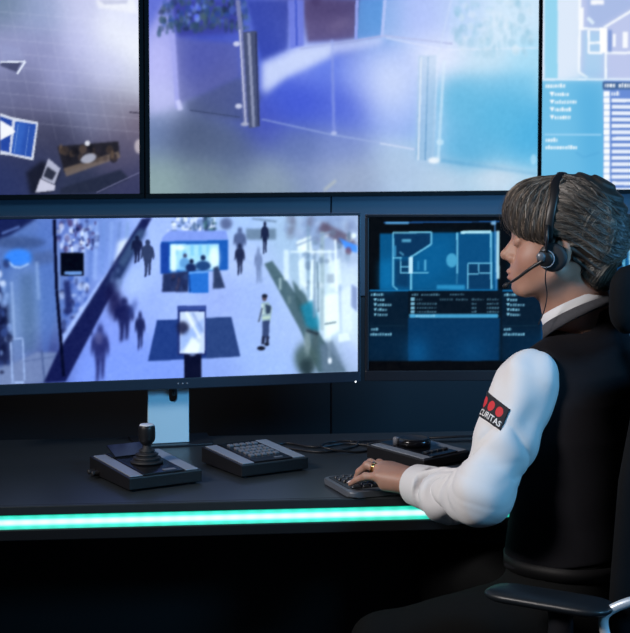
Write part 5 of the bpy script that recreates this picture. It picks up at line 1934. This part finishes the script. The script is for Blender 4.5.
# ================================================================ headset
hset = empty('headset', Vector(HL(.02, 0, .05)))
tag(hset, 'black telephone headset with a thin boom worn over the hair', 'headset')
HO = Vector(HL(.02, 0, .05))
def hpt(u_, v_, w_): return Vector(HL(u_, v_, w_)) - HO


def hfit(u_, v_, w_, off):
    p_ = project(lambda P: np.minimum(hair_sdf(P), head_sdf(P)), HL(u_, v_, w_)[None], off, 6)[0]
    return Vector(p_) - HO


path = []
for th in np.linspace(math.radians(-14), math.radians(194), 49):
    path.append(hfit(.016 - .004 * math.sin(th), .10 * math.cos(th), .050 + .12 * math.sin(th), .0035))
for _ in range(6): path = [path[0]] + [(path[i - 1] + path[i] * 2 + path[i + 1]) / 4 for i in range(1, len(path) - 1)] + [path[-1]]
bm = bmesh.new(); tube(bm, path, .0085, 10, .30, None)
# orient flat strap: rebuild with the outward direction as thin axis
bm.free(); bm = bmesh.new()
cen = hpt(.016, 0, .05)
rings = []
for i, p_ in enumerate(path):
    t_ = (path[min(i + 1, len(path) - 1)] - path[max(i - 1, 0)]).normalized()
    fw = Vector(FH); fw = (fw - t_ * fw.dot(t_)).normalized()
    ou = t_.cross(fw)
    wd = .0085
    rings.append([bm.verts.new(p_ + fw * (wd * math.cos(a)) + ou * (.0026 * math.sin(a))) for a in np.linspace(0, 2 * math.pi, 13)[:-1]])
for a_, b_ in zip(rings[:-1], rings[1:]):
    for k_ in range(12): bm.faces.new((a_[k_], a_[(k_ + 1) % 12], b_[(k_ + 1) % 12], b_[k_]))
bm.faces.new(rings[0]); bm.faces.new(rings[-1][::-1])
obj('headband', bm, M['black'], hset, True)
for s_ in (1, -1):
    lz = Vector(LH) * s_
    rotm = lz.to_track_quat('Z', 'Y').to_matrix().to_4x4()
    base = hpt(.010, .0800 * s_, -.008)
    b2 = bmesh.new()
    lathe(b2, [(0.020, 0.0), (0.026, 0.003), (0.0285, 0.009), (0.0265, 0.0145), (0.020, 0.016)], 32)
    b2.transform(Matrix.Translation(base) @ rotm)
    obj('ear_cushion', b2, M['rubber'], hset, True)
    b2 = bmesh.new()
    base2 = hpt(.022, .0945 * s_, -.010)
    lathe(b2, [(0.0165, 0.0), (0.0170, 0.006), (0.0150, 0.010), (0.010, 0.0125)], 28)
    b2.transform(Matrix.Translation(base2) @ rotm)
    cupo = obj('ear_cup', b2, M['black'], hset, True)
    b2 = bmesh.new()
    tube(b2, [base2 + lz * .0080 + (Vector(FH) * math.cos(a) + Vector((0, 0, 1)) * math.sin(a)) * .0166 for a in np.linspace(math.radians(70), math.radians(300), 28)], .0011, 8)
    obj('silver_rim', b2, M['silver'], cupo, True)
    b2 = bmesh.new()
    tube(b2, [hpt(.020, .098 * s_, .055), hpt(.020, .100 * s_, .030), hpt(.021, .101 * s_, .002)], [.0075, .0075, .006], 10, .45)
    obj('yoke', b2, M['black'], hset, True)
base2 = hpt(.028, .104, -.010)
b2 = bmesh.new(); lathe(b2, [(0.0085, -.004), (0.0090, 0.003), (0.006, 0.006)], 20)
b2.transform(Matrix.Translation(hpt(.030, .104, -.006)) @ Vector(LH).to_track_quat('Z', 'Y').to_matrix().to_4x4())
obj('boom_pivot', b2, M['kb_body'], hset, True)
bm = bmesh.new()
pb = catmull([hpt(.024, .106, -.012), hpt(.052, .103, -.030), hpt(.078, .092, -.050), hpt(.099, .082, -.063)], 6)
tube(bm, pb, [.0040 - .0018 * i / (len(pb) - 1) for i in range(len(pb))], 10)
obj('boom', bm, M['black'], hset, True)
bm = bmesh.new()
pm = [hpt(.096, .083, -.0615), hpt(.101, .080, -.065), hpt(.107, .077, -.068)]
tube(bm, pm, [.0030, .0052, .0038], 12)
obj('microphone', bm, M['rubber'], hset, True)
# lead from the cup down to the collar
bm = bmesh.new()
tube(bm, catmull([hpt(.020, .104, -.026), hpt(.022, .103, -.050), hpt(.020, .092, -.080), hpt(.026, .082, -.110), hpt(.038, .078, -.140)], 8), .0012, 6)
obj('lead', bm, M['cable'], hset, True)

# ================================================================ office chair
FC = Vector((-.85, .52, 0)).normalized(); RC = Vector((.52, .85, 0)).normalized()
CC = Vector((.565, 2.905, 0))
ANG_C = math.atan2(RC.y, RC.x)                  # local x = her right, local y = forward
chair = empty('office_chair', CC, ANG_C)
tag(chair, 'black high-backed office chair with headrest and padded arms', 'chair')
M['chair'] = mat('black_chair_fabric', (0.004, 0.005, 0.007), 0.9, var=0.2, scale=150, bump=0.35, bump_scale=700, spec=0.2)
M['chair_dark'] = mat('black_chair_plastic', (0.012, 0.013, 0.017), 0.35)
M['arm_pad'] = mat('grey_black_arm_pad', (0.009, 0.012, 0.016), 0.4, bump=0.05)


def pillow(lo, hi, bev, bow=0.0, subd=True, axis='y'):
    b2 = bmesh.new()
    bmesh.ops.create_cube(b2, size=1)
    lo = Vector(lo); hi = Vector(hi)
    bmesh.ops.subdivide_edges(b2, edges=list(b2.edges), cuts=9, use_grid_fill=True)
    r_ = bev
    mid = (lo + hi) / 2; hf = (hi - lo) / 2
    for v in b2.verts:
        p_ = Vector((v.co.x * 2 * hf.x, v.co.y * 2 * hf.y, v.co.z * 2 * hf.z))
        inn = Vector([max(-(hf[i] - min(r_[i], hf[i])), min(hf[i] - min(r_[i], hf[i]), p_[i])) for i in range(3)])
        dlt = p_ - inn
        rr = Vector([dlt[i] / max(min(r_[i], hf[i]), 1e-6) for i in range(3)])
        L = rr.length
        if L > 1: rr /= L
        v.co = mid + inn + Vector([rr[i] * min(r_[i], hf[i]) for i in range(3)])
    return b2


SEAT_Z = .455
b2 = pillow((-.25, -.22, SEAT_Z - .075), (.25, .24, SEAT_Z), (.08, .08, .035))
obj('seat', b2, M['chair'], chair, True)
b2 = pillow((-.21, -.18, SEAT_Z - .115), (.21, .18, SEAT_Z - .075), (.05, .05, .02))
obj('seat_pan', b2, M['chair_dark'], chair, True)
# backrest: curved padded panel, leaning back
b2 = pillow((-.225, -.035, .50), (.225, .035, 1.08), (.06, .035, .09))
for v in b2.verts:
    z_ = v.co.z
    w_ = 1.0 - .16 * max(0, (z_ - .85) / .23) - .10 * max(0, (.62 - z_) / .12)
    v.co.x *= w_
    v.co.x *= 1.09
    v.co.y += -.165 - .07 * max(0, z_ - .62) + .85 * v.co.x ** 2
obj('backrest', b2, M['chair'], chair, True)
b2 = pillow((-.20, -.012, .52), (.20, .012, 1.04), (.06, .012, .09))
for v in b2.verts:
    z_ = v.co.z
    v.co.y += -.214 - .07 * max(0, z_ - .62) + .85 * v.co.x ** 2
obj('back_shell', b2, M['chair_dark'], chair, True)
# headrest
hr = Vector((E0[0], E0[1], 0)) - CC
hy = hr.dot(FC)
hxx = hr.dot(RC)
b2 = pillow((-.165, -.030, 1.095), (.165, .030, 1.225), (.05, .03, .05))
for v in b2.verts: v.co.y += hy - .185 + .5 * v.co.x ** 2; v.co.x += hxx * .5
obj('headrest', b2, M['chair'], chair, True)
bm = bmesh.new()
for s_ in (-1, 1):
    tube(bm, catmull([(s_ * .04, -.232, .92), (s_ * .04, -.250, 1.06), (s_ * .04 + hxx * .5, hy - .235, 1.13), (s_ * .04 + hxx * .5, hy - .205, 1.165)], 6), .010, 10)
box(bm, (-.06, -.240, .90), (.06, -.222, .95), .004)
obj('headrest_bracket', bm, M['chair_dark'], chair)
# arms
for s_ in (-1, 1):
    pad = pillow((-.045, -.118, .0), (.045, .122, .026), (.035, .05, .012))
    pad.transform(Matrix.Translation((s_ * .295, -.012, .618)))
    ap = obj('armrest', pad, M['arm_pad'], chair, True)
    bm = bmesh.new()
    tube(bm, catmull([(s_ * .290, -.03, .620), (s_ * .292, -.03, .56), (s_ * .285, .0, .46), (s_ * .26, -.01, .375), (s_ * .19, -.01, .355)], 6), [.024] * 25, 12, .6)
    obj('arm_post', bm, M['chair_dark'], chair, True)
# polished frame loops linking arm and back
for s_ in (-1, 1):
    bm = bmesh.new()
    tube(bm, catmull([(s_ * .215, -.235, .66), (s_ * .268, -.180, .655), (s_ * .290, -.122, .628), (s_ * .294, -.114, .595), (s_ * .292, -.140, .53), (s_ * .275, -.150, .45), (s_ * .235, -.150, .385), (s_ * .14, -.12, .362)], 8), .009, 10)
    obj('polished_frame', bm, M['alu'], chair, True)['label'] = 'polished metal frame bar'
bm = bmesh.new(); lathe(bm, [(0.030, .10), (0.030, .22), (0.020, .22), (0.020, .345)], 20)
obj('column', bm, M['chair_dark'], chair, True)
bm = bmesh.new(); box(bm, (-.10, -.14, .335), (.10, .12, .36), .01)
obj('mechanism', bm, M['chair_dark'], chair)
bm = bmesh.new(); box(bm, (-.035, -.245, .36), (.035, -.10, .385), .006); box(bm, (-.035, -.252, .36), (.035, -.227, .62), .006)
obj('back_support', bm, M['chair_dark'], chair)
cast = None
for i in range(5):
    a = 2 * math.pi * i / 5 + .3
    bm = bmesh.new(); tube(bm, [(math.cos(a) * .03, math.sin(a) * .03, .105), (math.cos(a) * .17, math.sin(a) * .17, .095), (math.cos(a) * .30, math.sin(a) * .30, .072)], [.028, .022, .016], 10)
    lg = obj('base_leg', bm, M['chair_dark'], chair, True)
    bm = bmesh.new()
    for s_ in (-1, 1):
        lathe(bm, [(0.026, -.008), (0.028, -.006), (0.028, .006), (0.026, .008)], 18, Matrix.Translation((math.cos(a) * .30 - math.sin(a) * .013 * s_, math.sin(a) * .30 + math.cos(a) * .013 * s_, .028)) @ Matrix.Rotation(a, 4, 'Z') @ Matrix.Rotation(math.pi / 2, 4, 'X'))
    tube(bm, [(math.cos(a) * .30, math.sin(a) * .30, .03), (math.cos(a) * .30, math.sin(a) * .30, .075)], .008, 8)
    obj('caster', bm, M['chair_dark'], lg, True)
